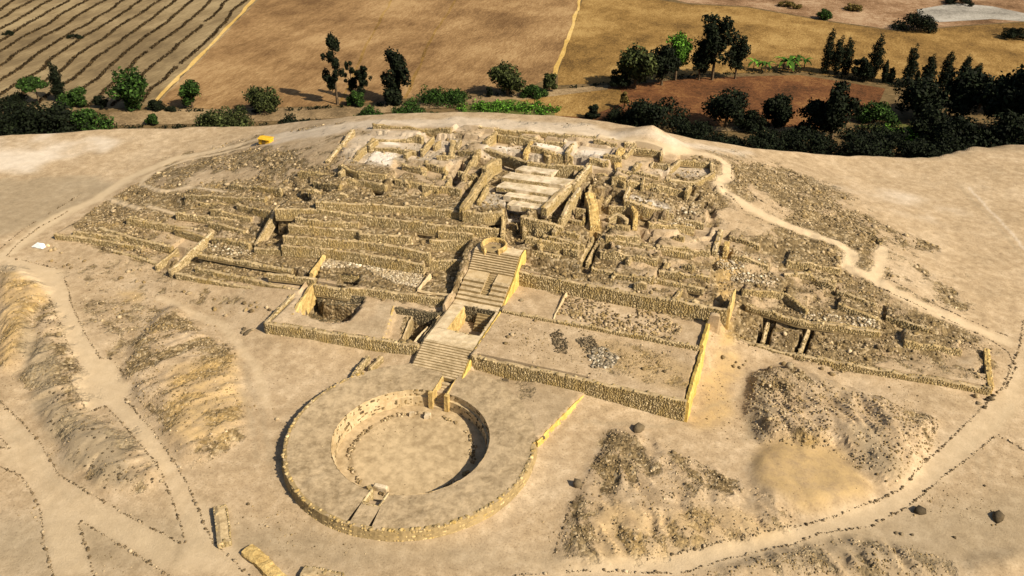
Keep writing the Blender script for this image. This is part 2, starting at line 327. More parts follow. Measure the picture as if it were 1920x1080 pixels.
zone('path', [(960,1079),(1280,1036),(1467,987),(1640,940),(1730,870),(1880,727),(1919,640),(1919,760),(1820,857),(1703,950),(1633,987),(1480,1023),(1280,1077)], 4, .7, .4)
zone('path', [(0,755),(73,827),(110,890),(233,963),(337,1017),(320,1079),(153,977),(177,1079),(100,1079),(77,960),(40,893),(0,872)], 3, .6, .3)
zone('pale', [(-200,262),(0,262),(200,256),(215,280),(120,300),(0,330),(-200,340)], 25, .6, 4)
zone('pale', [(480,258),(640,232),(760,222),(900,221),(1100,234),(1230,252),(1400,284),(1420,300),(1240,272),(1090,248),(900,236),(660,244),(500,275)], 8, .35, 2)
zone('pale', [(660,255),(850,250),(850,300),(640,320)], 8, .3, 2)
zone('pale', [(900,270),(1160,278),(1140,300),(900,292)], 6, .35, 1)
zone('pale', [(1210,330),(1250,312),(1330,308),(1334,326),(1300,338)], 3, .3, 1)
zone('pale', [(900,350),(945,350),(945,385),(880,388)], 3, .35, 1)
for k_, l_, w_ in (('grey', [(0,800),(60,850),(150,960),(340,1060)], .5), ('grey', [(20,790),(85,850),(180,955),(360,1050)], .5), ('path', [(1000,1060),(1300,1050),(1560,985),(1720,905),(1890,730)], .6), ('grey', [(1000,1075),(1330,1055),(1570,1000),(1730,925),(1905,760)], .5),
 ('grey', [(440,700),(470,780),(480,860)], .5), ('grey', [(460,690),(490,780),(505,870)], .5), ('path', [(300,560),(420,610),(480,690),(500,760)], 1.6), ('grey', [(1830,855),(1838,900),(1836,960)], .4), ('grey', [(1850,850),(1856,910),(1852,965)], .4), ('grey', [(1800,350),(1850,400),(1919,480)], .6), ('pale', [(1815,350),(1868,405),(1925,470)], .4), ('grey', [(1100,790),(1250,800),(1390,740)], .7)): stripe(k_, l_, w_, 1, .55, .5)
zone('pale', [(1480,318),(1560,325),(1640,342),(1760,385),(1820,430),(1640,372),(1540,350)], 30, .4, 5)
zone('pale', [(685,305),(702,283),(744,288),(733,312)], 1, 1., .3)
zone('pale', [(712,262),(748,264),(752,274),(720,270)], 1, 1., .3)
zone('pale', [(1003,268),(1046,272),(1046,279),(1002,276)], 1, .9, .2)
zone('pale', [(930,272),(958,276),(956,284),(932,280)], 1, .9, .2)
zone('pale', [(1090,280),(1136,284),(1134,292),(1088,290)], 2, .8, .3)
zone('pale', [(945,368),(1015,378),(1010,390),(946,386)], 1, .8, .3)
zone('pale', [(1178,368),(1256,390),(1250,394),(1176,374)], 1, .9, .2)
zone('ochre', [(930,600),(1040,610),(1160,690),(1280,740),(1300,690),(1060,620)], 8, .5, 3)
zone('grey', [(700,560),(740,566),(710,640),(640,620)], 6, .4, 2)
zone('rock', [(1000,640),(1240,650),(1280,740),(1100,690)], 10, .3, 3)
zone('rock', [(900,690),(1050,720),(990,780),(930,740)], 8, .3, 3)
zone('rock', [(568,586),(593,549),(680,561),(668,583),(645,599),(612,602)], 1, 1.3, .1)  # dark rock tone here also paints shade into the pit floors
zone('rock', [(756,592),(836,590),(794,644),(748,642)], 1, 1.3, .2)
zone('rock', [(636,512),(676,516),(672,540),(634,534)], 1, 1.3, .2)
zone('ochre', [(0,505),(90,550),(60,620),(20,690),(0,690)], 6, .9)
zone('ochre', [(330,690),(440,670),(450,760),(420,830),(350,840),(300,780)], 8, .8)
zone('ochre', [(1430,830),(1560,835),(1640,915),(1600,950),(1500,960),(1400,900)], 6, .8)
zone('ochre', [(1335,640),(1390,660),(1360,800),(1290,800)], 8, .8)
zone('ochre', [(1095,440),(1105,365),(1128,365),(1135,430)], 2, 1.)
zone('ochre', [(1340,470),(1370,470),(1375,640),(1345,640)], 4, .9)
zone('ochre', [(1130,960),(1400,960),(1500,990),(1300,1040),(1100,1060)], 10, .5)
zone('grey', [(-100,340),(180,330),(230,345),(80,420),(-100,470)], 14, .8)
zone('grey', [(60,600),(120,740),(230,830),(290,900),(190,910),(110,840),(60,740),(40,690)], 6, .9)  # grey paints the shaded left face of this bank into the soil
zone('grey', [(1400,700),(1440,700),(1440,820),(1405,830)], 4, .8)
zone('grey', [(1590,800),(1640,900),(1700,890),(1640,800)], 5, .7)
zone('grey', [(-300,960),(300,960),(900,1020),(1200,1060),(1919,900),(2100,1079),(2000,1079),(0,1079),(-300,1079)], 60, .7)

# ------------------------------------------------------------------ materials
def nodes_mat(name, rough=.95):
    m = bpy.data.materials.new(name); m.use_nodes = True
    n = m.node_tree; b = n.nodes['Principled BSDF']; b.inputs['Roughness'].default_value = rough
    b.inputs['Specular IOR Level'].default_value = .15
    return m, n, b
def N(n, t, **kw):
    o = n.nodes.new(t)
    for k, v_ in kw.items(): setattr(o, k, v_)
    return o
def noise(n, scale, detail=5, rough=.6, vec=None):
    o = N(n, 'ShaderNodeTexNoise'); o.inputs['Scale'].default_value = scale; o.inputs['Detail'].default_value = detail; o.inputs['Roughness'].default_value = rough
    if vec is not None: n.links.new(vec, o.inputs['Vector'])
    return o
def ramp(n, src, stops):
    o = N(n, 'ShaderNodeValToRGB'); e = o.color_ramp.elements
    while len(e) < len(stops): e.new(.5)
    for el, (p, c_) in zip(e, stops): el.position = p; el.color = (*c_, 1) if len(c_) == 3 else c_
    n.links.new(src, o.inputs[0]); return o
def mix(n, f, a, b, mode='MIX'):
    o = N(n, 'ShaderNodeMix', data_type='RGBA', blend_type=mode)
    for s, i in ((f, 0), (a, 6), (b, 7)):
        if isinstance(s, (int, float)): o.inputs[i].default_value = s
        elif isinstance(s, tuple): o.inputs[i].default_value = (*s, 1)
        else: n.links.new(s, o.inputs[i])
    return o.outputs[2]
def math_(n, op, a, b=None):
    o = N(n, 'ShaderNodeMath', operation=op)
    for s, i in ((a, 0), (b, 1)):
        if s is None: continue
        if isinstance(s, (int, float)): o.inputs[i].default_value = s
        else: n.links.new(s, o.inputs[i])
    return o.outputs[0]
def bump(n, b, h, dist=.1, strength=1.):
    o = N(n, 'ShaderNodeBump'); o.inputs['Distance'].default_value = dist; o.inputs['Strength'].default_value = strength
    n.links.new(h, o.inputs['Height']); n.links.new(o.outputs[0], b.inputs['Normal'])

def ground_mat():
    m, n, b = nodes_mat('soil')
    tc = N(n, 'ShaderNodeTexCoord').outputs['Object']
    a = N(n, 'ShaderNodeAttribute', attribute_name='zone_a'); a2 = N(n, 'ShaderNodeAttribute', attribute_name='zone_b')
    s1 = N(n, 'ShaderNodeSeparateColor'); n.links.new(a.outputs['Color'], s1.inputs[0])
    s2 = N(n, 'ShaderNodeSeparateColor'); n.links.new(a2.outputs['Color'], s2.inputs[0])
    big = noise(n, .075, 7, .62, tc).outputs['Fac']; mid = noise(n, .55, 7, .68, tc).outputs['Fac']; fine = noise(n, 3.2, 6, .72, tc).outputs['Fac']
    sand = ramp(n, big, [(.34, (.31, .235, .15)), (.5, (.41, .31, .2)), (.66, (.51, .41, .29))]).outputs[0]
    sand = mix(n, .5, sand, ramp(n, mid, [(.34, (.25, .18, .1)), (.5, (.41, .31, .19)), (.66, (.6, .48, .325))]).outputs[0])
    spk = ramp(n, fine, [(.32, (.45, .42, .38)), (.44, (.95, .95, .95)), (.6, (1.05, 1.05, 1.05)), (.72, (1.35, 1.33, 1.3))]).outputs[0]
    sand = mix(n, .9, sand, spk, 'MULTIPLY')
    vor = N(n, 'ShaderNodeTexVoronoi'); vor.inputs['Scale'].default_value = 1.7; vor.inputs['Randomness'].default_value = 1; n.links.new(tc, vor.inputs['Vector'])
    vs = N(n, 'ShaderNodeSeparateColor'); n.links.new(vor.outputs['Color'], vs.inputs[0])
    rock = ramp(n, vs.outputs[0], [(0, (.06, .043, .022)), (.35, (.15, .11, .055)), (.72, (.29, .218, .118)), (1, (.6, .49, .32))]).outputs[0]
    rock = mix(n, .45, rock, ramp(n, mid, [(.35, (.065, .047, .023)), (.52, (.17, .122, .06)), (.7, (.38, .285, .155))]).outputs[0])
    pat = noise(n, .32, 6, .66, tc).outputs['Fac']
    rk_ = ramp(n, math_(n, 'ADD', math_(n, 'SUBTRACT', s1.outputs[0], .0), math_(n, 'ADD', math_(n, 'MULTIPLY', math_(n, 'SUBTRACT', mid, .5), 1.6), math_(n, 'MULTIPLY', math_(n, 'SUBTRACT', pat, .5), 2.6))), [(.3, (0, 0, 0)), (.62, (1, 1, 1))]).outputs[0]
    rk_ = math_(n, 'MULTIPLY', rk_, ramp(n, s1.outputs[0], [(0, (0, 0, 0)), (.12, (1, 1, 1))]).outputs[0])
    c_ = mix(n, rk_, sand, rock)
    och = mix(n, mid, (.33, .215, .08), (.55, .39, .17))
    c_ = mix(n, math_(n, 'MULTIPLY', s2.outputs[0], ramp(n, mid, [(.3, (.15, .15, .15)), (.6, (.85, .85, .85))]).outputs[0]), c_, och)
    gr = mix(n, mid, (.19, .155, .1), (.34, .28, .19))
    c_ = mix(n, math_(n, 'MULTIPLY', s2.outputs[1], .75), c_, gr)
    pth = mix(n, mid, (.46, .36, .23), (.6, .485, .33))
    c_ = mix(n, math_(n, 'MULTIPLY', s1.outputs[1], .92), c_, pth)
    pale = mix(n, mid, (.6, .53, .43), (.8, .75, .68))
    c_ = mix(n, s1.outputs[2], c_, pale)
    val = ramp(n, mid, [(.3, (.05, .036, .016)), (.5, (.13, .09, .04)), (.7, (.22, .15, .075))]).outputs[0]
    c_ = mix(n, s2.outputs[2], c_, val)
    n.links.new(c_, b.inputs['Base Color'])
    hh = math_(n, 'ADD', math_(n, 'MULTIPLY', fine, .35), math_(n, 'MULTIPLY', math_(n, 'MULTIPLY', vor.outputs['Distance'], rk_), -1.2))
    bump(n, b, hh, .22, .9)
    return m
def stone_mat(name, dark, mid_, lite, sat=(.5, .34, .12)):
    m, n, b = nodes_mat(name)
    tc = N(n, 'ShaderNodeTexCoord').outputs['Object']
    t = N(n, 'ShaderNodeAttribute', attribute_name='tint')
    c_ = ramp(n, t.outputs['Fac'], [(0, dark), (.5, mid_), (.93, lite), (1, tuple(min(.75, q * 1.35) for q in lite))]).outputs[0]
    f = noise(n, 2.4, 6, .7, tc).outputs['Fac']
    g = noise(n, .35, 4, .6, tc).outputs['Fac']
    c_ = mix(n, ramp(n, g, [(.45, (0, 0, 0)), (.65, (.8, .8, .8))]).outputs[0], c_, sat)
    c_ = mix(n, .7, c_, ramp(n, f, [(.3, (.55, .52, .48)), (.5, (1, 1, 1)), (.7, (1.25, 1.25, 1.2))]).outputs[0], 'MULTIPLY')
    n.links.new(c_, b.inputs['Base Color']); bump(n, b, f, .1, .8)
    return m
def plain_mat(name, a_, b_, scale=1.5, rough=.9, bd=.05):
    m, n, b = nodes_mat(name, rough)
    tc = N(n, 'ShaderNodeTexCoord').outputs['Object']
    f = noise(n, scale, 7, .68, tc).outputs['Fac']; g = noise(n, scale * .15, 4, .6, tc).outputs['Fac']
    k = math_(n, 'ADD', math_(n, 'MULTIPLY', f, .65), math_(n, 'MULTIPLY', g, .35))
    n.links.new(ramp(n, k, [(.39, a_), (.59, b_)]).outputs[0], b.inputs['Base Color']); bump(n, b, f, bd, 1)
    return m
MT = dict(
 soil=ground_mat(),
 stone=stone_mat('masonry_stone', (.19, .145, .07), (.3, .232, .118), (.45, .36, .21), (.33, .24, .095)),
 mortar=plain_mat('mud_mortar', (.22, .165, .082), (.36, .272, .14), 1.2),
 landing=plain_mat('landing_plaster', (.42, .33, .2), (.64, .53, .36), .9),
 coping=plain_mat('worn_coping', (.27, .2, .11), (.5, .395, .235), 1.6),
 clay=plain_mat('ruin_clay', (.25, .18, .085), (.5, .38, .195), 1.1, bd=.25),
 cream=plain_mat('cream_plaster', (.36, .28, .165), (.66, .565, .42), .8, bd=.15),
 plaster=plain_mat('clay_plaster', (.4, .3, .165), (.56, .45, .285), .9),
 ochre=plain_mat('sunlit_ochre_clay', (.36, .245, .09), (.64, .475, .2), 1.3, bd=.3),  # ochre clay, with the sunlit yellow of right-facing walls put into its colour
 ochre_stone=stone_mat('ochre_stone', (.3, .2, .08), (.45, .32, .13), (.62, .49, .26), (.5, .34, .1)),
 ring_stone=stone_mat('court_stone', (.19, .14, .07), (.36, .27, .13), (.56, .44, .24), (.48, .335, .11)),
 white=plain_mat('white_plaster', (.6, .54, .44), (.78, .73, .64), .8),
 ring=plain_mat('ring_clay', (.235, .178, .105), (.46, .36, .23), .9, bd=.16),
 golden=plain_mat('sunlit_gold_plaster', (.46, .31, .075), (.68, .5, .16), 1.0, bd=.16),  # yellow of the sunlit side faces put into the plaster colour
 floor=plain_mat('court_floor', (.3, .225, .13), (.52, .405, .25), .7, bd=.1),
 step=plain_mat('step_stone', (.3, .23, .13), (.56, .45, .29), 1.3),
 rubble=stone_mat('rubble_stone', (.09, .066, .035), (.23, .172, .095), (.5, .4, .26), (.3, .215, .095)),
 white_rubble=stone_mat('white_rubble_stone', (.16, .125, .075), (.36, .29, .19), (.62, .55, .43), (.4, .32, .2)),
 pit=stone_mat('shaded_pit_stone', (.05, .042, .028), (.12, .1, .062), (.26, .21, .13), (.1, .085, .05)), shaded_pit_mortar=plain_mat('shaded_pit_mortar', (.06, .05, .032), (.13, .105, .065), 1.2),  # dark grey stone, with the shade of the pits also put into its colour
 edge=stone_mat('edging_stone', (.06, .045, .026), (.15, .112, .065), (.42, .34, .23), (.14, .1, .055)),
 heap_stone=stone_mat('grey_heap_stone', (.07, .06, .042), (.22, .185, .13), (.58, .51, .4), (.2, .165, .11)),
 dark_rubble=stone_mat('dark_stone', (.04, .032, .02), (.1, .078, .05), (.24, .19, .12), (.12, .09, .05)),
)
# ------------------------------------------------------------------ mesh helpers
def mesh(name, V, F, mat, parent=None, tint=None, smooth=False):
    V = np.asarray(V, np.float32); me = bpy.data.meshes.new(name)
    if isinstance(F, np.ndarray):
        k = F.shape[1]; me.vertices.add(len(V)); me.vertices.foreach_set('co', V.ravel())
        me.loops.add(F.size); me.loops.foreach_set('vertex_index', F.ravel().astype(np.int32))
        me.polygons.add(len(F)); me.polygons.foreach_set('loop_start', np.arange(0, F.size, k, dtype=np.int32)); me.polygons.foreach_set('loop_total', np.full(len(F), k, np.int32))
        me.update(calc_edges=True)
    else:
        me.from_pydata(V.tolist(), [], F)
    if tint is not None:
        a = me.attributes.new('tint', 'FLOAT', 'POINT'); a.data.foreach_set('value', np.asarray(tint, np.float32))
    if smooth: me.polygons.foreach_set('use_smooth', np.ones(len(me.polygons), bool))
    me.materials.append(mat)
    o = bpy.data.objects.new(name, me); COL.objects.link(o)
    if parent is not None: o.parent = parent
    return o
def tag(o, label=None, cat=None, group=None, kind=None):
    if label: o['label'] = label
    if cat: o['category'] = cat
    if group: o['group'] = group
    if kind: o['kind'] = kind
    return o
def empty(name, label, cat, group=None, loc=(0, 0, 0)):
    o = bpy.data.objects.new(name, None); COL.objects.link(o); o.location = loc; o.empty_display_size = .5
    return tag(o, label, cat, group)
class MB:
    def __init__(s): s.V = []; s.F = []; s.T = []; s.n = 0
    def add(s, V, F, t=.5):
        s.V.append(np.asarray(V, np.float32)); s.F += [tuple(i + s.n for i in f) for f in F]; s.T.append(np.full(len(V), t)); s.n += len(V)
    def box(s, a, b, j=0., t=.5):
        x0, y0, z0 = a; x1, y1, z1 = b
        V = np.array([(x0,y0,z0),(x1,y0,z0),(x1,y1,z0),(x0,y1,z0),(x0,y0,z1),(x1,y0,z1),(x1,y1,z1),(x0,y1,z1)], float)
        if j: V += rng.uniform(-j, j, V.shape)
        s.add(V, [(3,2,1,0),(4,5,6,7),(0,1,5,4),(1,2,6,5),(2,3,7,6),(3,0,4,7)], t)
    def build(s, name, mat, parent=None, smooth=False):
        return mesh(name, np.concatenate(s.V), s.F, mat, parent, np.concatenate(s.T), smooth)
BOXF = np.array([(4,5,6,7),(0,1,5,4),(1,2,6,5),(2,3,7,6),(3,0,4,7)])
def stones_on_face(P0, P1, z0a, z0b, z1a, z1b, nrm, sz=.55, out=None, batter=0.):
    """coursed stones proud of the face from P0 to P1 (xy), bottoms z0, tops z1"""
    L = math.hypot(P1[0] - P0[0], P1[1] - P0[1]); d = ((P1[0] - P0[0]) / L, (P1[1] - P0[1]) / L)
    hmax = max(z1a - z0a, z1b - z0b); zc = 0.
    while zc < hmax - .1:
        ch = sz * random.uniform(.5, .85); u = -random.uniform(0, .3)
        while u < L:
            wl = sz * random.uniform(.6, 1.7); ua = max(u, 0); ub = min(u + wl - .05, L); u += wl
            if ub - ua < .12: continue
            f = (ua + ub) / 2 / L; zb = z0a + (z0b - z0a) * f + zc; zt = z1a + (z1b - z1a) * f
            if zb + .12 > zt or random.random() < .04: continue
            top = min(zb + ch * random.uniform(.8, .98), zt + random.uniform(-.02, .14))
            pr = random.uniform(.02, .075); q = .04
            o0 = -.15; V = []
            for zz in (zb, top):
                V += [(ua, o0, zz), (ub, o0, zz), (ub - random.uniform(0, q), pr, zz + random.uniform(-q, q)), (ua + random.uniform(0, q), pr, zz + random.uniform(-q, q))]
            V = np.array(V)
            W = np.empty_like(V); W[:, 0] = P0[0] + d[0] * V[:, 0] + nrm[0] * V[:, 1]; W[:, 1] = P0[1] + d[1] * V[:, 0] + nrm[1] * V[:, 1]; W[:, 2] = V[:, 2]
            out.append((W, random.random()))
        zc += ch
def flush_stones(out, name, mat, parent):
    if not out: return None
    n = len(out); V = np.concatenate([o_[0] for o_ in out]); F = (BOXF[None] + (np.arange(n) * 8)[:, None, None]).reshape(-1, 4)
    T = np.repeat([o_[1] for o_ in out], 8)
    o = mesh(name, V, F, mat, parent, T); o['kind'] = 'stuff'; return o
def resample(P, step):
    P = np.asarray(P, float); seg = np.hypot(*(np.diff(P[:, :2], axis=0).T)); s = np.append(0, np.cumsum(seg))
    n = max(2, int(s[-1] / step) + 1); q = np.linspace(0, s[-1], n); q = np.unique(np.concatenate([q, s]).round(3))
    return np.stack([np.interp(q, s, P[:, i]) for i in range(3)], 1)
def wall(label, pts, h, t=.8, world=False, mat='mortar', faces='both', name='stone_wall', jit=.16, sz=.38, group=None, rag=.16, stone='stone', cap=None, parent=None, cat='wall'):
    """a masonry wall along a line; pts carry the top height; h = height of its face"""
    P = np.asarray(pts, float) if world else np.array(atl(pts))
    P = resample(P, 1.1 if sz else .7); n = len(P)
    tan = np.gradient(P[:, :2], axis=0); tan /= np.linalg.norm(tan, axis=1)[:, None] + 1e-9
    nr = np.stack([tan[:, 1], -tan[:, 0]], 1)                       # right-hand side normal (towards -y for a line running +x)
    mz = vnoise(P[:, 0] * .45, P[:, 1] * .45, 3); mz2 = vnoise(P[:, 0] * 1.4, P[:, 1] * 1.4, 5)
    top = P[:, 2] + rag * ((mz - .5) * 2.2 + (mz2 - .5) * 1.0); bot = P[:, 2] - h - .5
    jt = (rng.random(n) - .5) * jit
    A = P[:, :2] + nr * (t / 2 + jt[:, None] * .6); B = P[:, :2] - nr * (t / 2 - jt[:, None] * .6)
    C1 = P[:, :2] + nr * (t * .18 + jt[:, None])
    bt_ = .0 if sz else .12; rows = [np.c_[A + nr * bt_, bot]]; am_ = .025 if sz else jit
    for f in ((.25, .5, .75) if not sz else (.5,)):
        zr_ = bot + (top - bot) * f; rows.append(np.c_[A + nr * (bt_ * (1 - f) + am_ * rng.normal(0, .6, n)[:, None]), zr_ + rng.normal(0, .05, n)])
    rows += [np.c_[A, top - .06 - rng.random(n) * .14], np.c_[C1, top + rng.random(n) * .1], np.c_[B, top - .06 - rng.random(n) * .14]]
    for f in ((.75, .5, .25) if not sz else (.5,)):
        zr_ = bot + (top - bot) * f; rows.append(np.c_[B + nr * (am_ * rng.normal(0, .6, n)[:, None]), zr_])
    rows.append(np.c_[B, bot]); K = len(rows); V = np.concatenate(rows)
    F = []
    for k in range(K - 1):
        for i in range(n - 1): F.append((k * n + i, k * n + i + 1, (k + 1) * n + i + 1, (k + 1) * n + i))
    F += [tuple(k * n for k in range(K)), tuple(k * n + n - 1 for k in range(K))[::-1]]
    if parent is None:
        o = mesh(name, V, F, MT[mat]); tag(o, label, cat, group, 'thing')
    else:
        o = mesh(name, V, F, MT[mat], parent)
    if mat in ('mortar', 'clay'):
        o.data.materials.append(MT['clay' if mat == 'clay' else 'coping']); kt = (len(rows) - 1) // 2
        for k in (kt - 1, kt):
            for i in range(n - 1): o.data.polygons[k * (n - 1) + i].material_index = 1
    out = []
    if sz:
        for i in range(n - 1):
            if faces in ('both', 'front'):
                stones_on_face(A[i], A[i + 1], bot[i] + .45, bot[i + 1] + .45, top[i] - .05, top[i + 1] - .05, nr[i], sz, out)
            if faces == 'both':
                stones_on_face(B[i + 1], B[i], bot[i + 1] + .45, bot[i] + .45, top[i + 1] - .05, top[i] - .05, -nr[i], sz, out)
        for e, s_ in ((0, -1), (n - 1, 1)):
            a_, b_ = (A[e], B[e]) if s_ > 0 else (B[e], A[e])
            stones_on_face(a_, b_, bot[e] + .45, bot[e] + .45, top[e] - .08, top[e] - .08, tan[e] * s_, sz, out)
        # loose capstones
        for i in range(n - 1):
            for _ in range(2):
                if random.random() < .4:
                    f = random.random(); c0 = P[i] + (P[i + 1] - P[i]) * f; zc = top[i] + (top[i + 1] - top[i]) * f
                    s3 = random.uniform(.16, .34); off = random.uniform(-.35, .35) * t
                    a_ = random.uniform(0, 3); ca, sa = math.cos(a_), math.sin(a_)
                    bx = np.array([(-1,-1,0),(1,-1,0),(1,1,0),(-1,1,0),(-.8,-.8,1),(.8,-.7,1),(.7,.8,1),(-.8,.7,1)], float) * [s3, s3 * .7, s3 * .6]
                    W = np.c_[c0[0] + nr[i, 0] * off + bx[:, 0] * ca - bx[:, 1] * sa, c0[1] + nr[i, 1] * off + bx[:, 0] * sa + bx[:, 1] * ca, zc - .05 + bx[:, 2]]
                    out.append((W, random.random()))
        flush_stones(out, 'stonework', MT[stone], o)
    return o
# rock templates
_ph = (1 + 5 ** .5) / 2
_ico = np.array([(-1,_ph,0),(1,_ph,0),(-1,-_ph,0),(1,-_ph,0),(0,-1,_ph),(0,1,_ph),(0,-1,-_ph),(0,1,-_ph),(_ph,0,-1),(_ph,0,1),(-_ph,0,-1),(-_ph,0,1)]) / 1.9
_icf = np.array([(0,11,5),(0,5,1),(0,1,7),(0,7,10),(0,10,11),(1,5,9),(5,11,4),(11,10,2),(10,7,6),(7,1,8),(3,9,4),(3,4,2),(3,2,6),(3,6,8),(3,8,9),(4,9,5),(2,4,11),(6,2,10),(8,6,7),(9,8,1)])
def rocks(name, xy, size, mat, z=None, parent=None, flat=.65, kind='stuff', sink=.25, smin=.5):
    n = len(xy); xy = np.asarray(xy, float); size = np.broadcast_to(np.asarray(size, float), (n,))
    J = _ico[None] * (1 + rng.uniform(-.32, .32, (n, 12, 1))) * rng.uniform(.7, 1.25, (n, 1, 3)) * [1, 1, flat]
    a = rng.uniform(0, 6.28, n); ca, sa = np.cos(a)[:, None], np.sin(a)[:, None]
    x = J[:, :, 0] * ca - J[:, :, 1] * sa; y = J[:, :, 0] * sa + J[:, :, 1] * ca
    zz = hz(xy[:, 0], xy[:, 1]) if z is None else np.broadcast_to(z, (n,))
    V = np.stack([xy[:, 0:1] + x * size[:, None], xy[:, 1:2] + y * size[:, None], zz[:, None] + (J[:, :, 2] + flat * (1 - 2 * sink) * .6) * size[:, None]], 2).reshape(-1, 3)
    F = (_icf[None] + (np.arange(n) * 12)[:, None, None]).reshape(-1, 3)
    o = mesh(name, V, F, mat, parent, np.repeat(rng.random(n), 12))
    if kind: o['kind'] = kind
    return o

# ------------------------------------------------------------------ the ground
def ground_mesh():
    ny, nx = X.shape; V = np.stack([X, Y, H], 2).reshape(-1, 3)
    i = np.arange(nx - 1); j = np.arange(ny - 1); jj, ii = np.meshgrid(j, i, indexing='ij')
    a = jj * nx + ii; F = np.stack([a, a + 1, a + nx + 1, a + nx], 2).reshape(-1, 4)
    o = mesh('ground', V, F, MT['soil'], smooth=False); o['kind'] = 'structure'
    for nm, ks in (('zone_a', ('rock', 'path', 'pale')), ('zone_b', ('ochre', 'grey', 'valley'))):
        at_ = o.data.attributes.new(nm, 'FLOAT_COLOR', 'POINT')
        at_.data.foreach_set('color', np.stack([M[k].ravel() for k in ks] + [np.ones(X.size, np.float32)], 1).astype(np.float32).ravel())
    dz = np.maximum(np.abs(H[:-1, 1:] - H[:-1, :-1]), np.abs(H[1:, :-1] - H[:-1, :-1])).ravel()
    o.data.polygons.foreach_set('use_smooth', dz < .22)
    return o
ground_mesh()
ORD = 'first second third fourth fifth sixth seventh eighth ninth tenth eleventh twelfth thirteenth fourteenth fifteenth sixteenth seventeenth eighteenth nineteenth twentieth twenty-first twenty-second twenty-third twenty-fourth twenty-fifth twenty-sixth twenty-seventh twenty-eighth'.split()
SORT = []
def later(o, what, key): SORT.append((o, what, key))
# ------------------------------------------------------------------ the circular sunken court
def lathe(name, prof, a0, a1, mat, parent, seg=.5, j=.06, flip=False):
    n = max(8, int((a1 - a0) * prof[0][0] / seg)); V = []; F = []; k = len(prof)
    for i in range(n + 1):
        a = a0 + (a1 - a0) * i / n
        for r, z in prof:
            q = r + j * (random.random() - .5) * 2; V.append((q * math.cos(a), q * math.sin(a), z + j * .8 * (random.random() - .5)))
    for i in range(n):
        for p in range(k - 1):
            f = (i * k + p, (i + 1) * k + p, (i + 1) * k + p + 1, i * k + p + 1); F.append(f[::-1] if flip else f)
    return mesh(name, V, F, mat, parent)
court = empty('circular_plaza', 'large round sunken court with a broad flat earthen rim in front of the stairway', 'plaza')
pa = at(822, 742, 1.3); AE = math.atan2(pa[1], pa[0]); pb = at(714, 920, 1.2); AF = math.atan2(pb[1], pb[0])
ge = 1.0 / RI; gf = 1.15 / RI
a_lo, a_hi = AF + gf + 2 * math.pi if AF < 0 else AF + gf, AF - gf
# rim split by the entrance and the opposite notch
segs = [(AE + ge, AF - gf + 2 * math.pi), (AF + gf, AE - ge)]
for s0, s1 in segs:
    nr_ = 14; na = int((s1 - s0) * RO / .4); V = []; F = []
    for i in range(na + 1):
        a = s0 + (s1 - s0) * i / na
        for q in range(nr_ + 1):
            r = RI + (RO - RI) * q / nr_; x, y = r * math.cos(a), r * math.sin(a)
            z = RT - .25 * (1 - q / nr_) + .12 * (float(vnoise(np.array(x * .8), np.array(y * .8), 2)) - .5) + .1 * math.sin(math.pi * q / nr_)
            V.append((x, y, z))
    for i in range(na):
        for q in range(nr_): F.append((i * (nr_ + 1) + q, i * (nr_ + 1) + q + 1, (i + 1) * (nr_ + 1) + q + 1, (i + 1) * (nr_ + 1) + q))
    mesh('rim', V, F, MT['ring'], court, smooth=True)
    iw = lathe('inner_wall', [(RI - .02, RT - .22), (RI - .1, .35), (RI - .42, .3), (RI - .52, RF - .1)], s0, s1, MT['plaster'], court)
    out = []; n = int((s1 - s0) * RI / .8)
    for i in range(n):
        a, b_ = s0 + (s1 - s0) * i / n, s0 + (s1 - s0) * (i + 1) / n; m_ = (a + b_) / 2
        for r, z0, z1 in ((RI - .07, .42, RT - .3), (RI - .47, RF, .28)):
            stones_on_face((r * math.cos(b_), r * math.sin(b_)), (r * math.cos(a), r * math.sin(a)), z0, z0, z1, z1, (-math.cos(m_), -math.sin(m_)), .42, out)
    out = [(w_, t_) for w_, t_ in out if t_ < .22]
    flush_stones(out, 'stonework', MT['rubble'], iw)
# notch behind the block, open to the court only
am = AF; ca, sa = math.cos(am), math.sin(am)
def pol(r, t, z): return (r * ca - t * sa, r * sa + t * ca, z)
mb = MB()
V = [pol(r, t, RT - .25 * (RO - r) / (RO - RI) + .04) for r in (RI + 2.3, RO) for t in (-1.35, 1.35)]
mb.add(V, [(0, 2, 3, 1)], .5); mb.build('rim', MT['ring'], court)
wl_ = [pol(RI - .3, -1.2, RT - .2), pol(RI + 2.4, -1.2, RT - .1), pol(RI + 2.4, 1.2, RT - .1), pol(RI - .3, 1.2, RT - .2)]
for a, b_ in zip(wl_[:-1], wl_[1:]): wall(None, [a, b_], 2.6, .35, True, 'plaster', parent=court, name='niche_wall', sz=.4, rag=.05)
mb = MB(); mb.add([pol(r, t, z) for r, t, z in [(RI - 1, -1.2, RF + .25), (RI - 1, 1.2, RF + .25), (RI + 2.2, 1.2, RF + 1.3), (RI + 2.2, -1.2, RF + 1.3)]], [(0, 3, 2, 1), (0, 1, 2, 3)], .5)
mb.build('ramp', MT['plaster'], court)
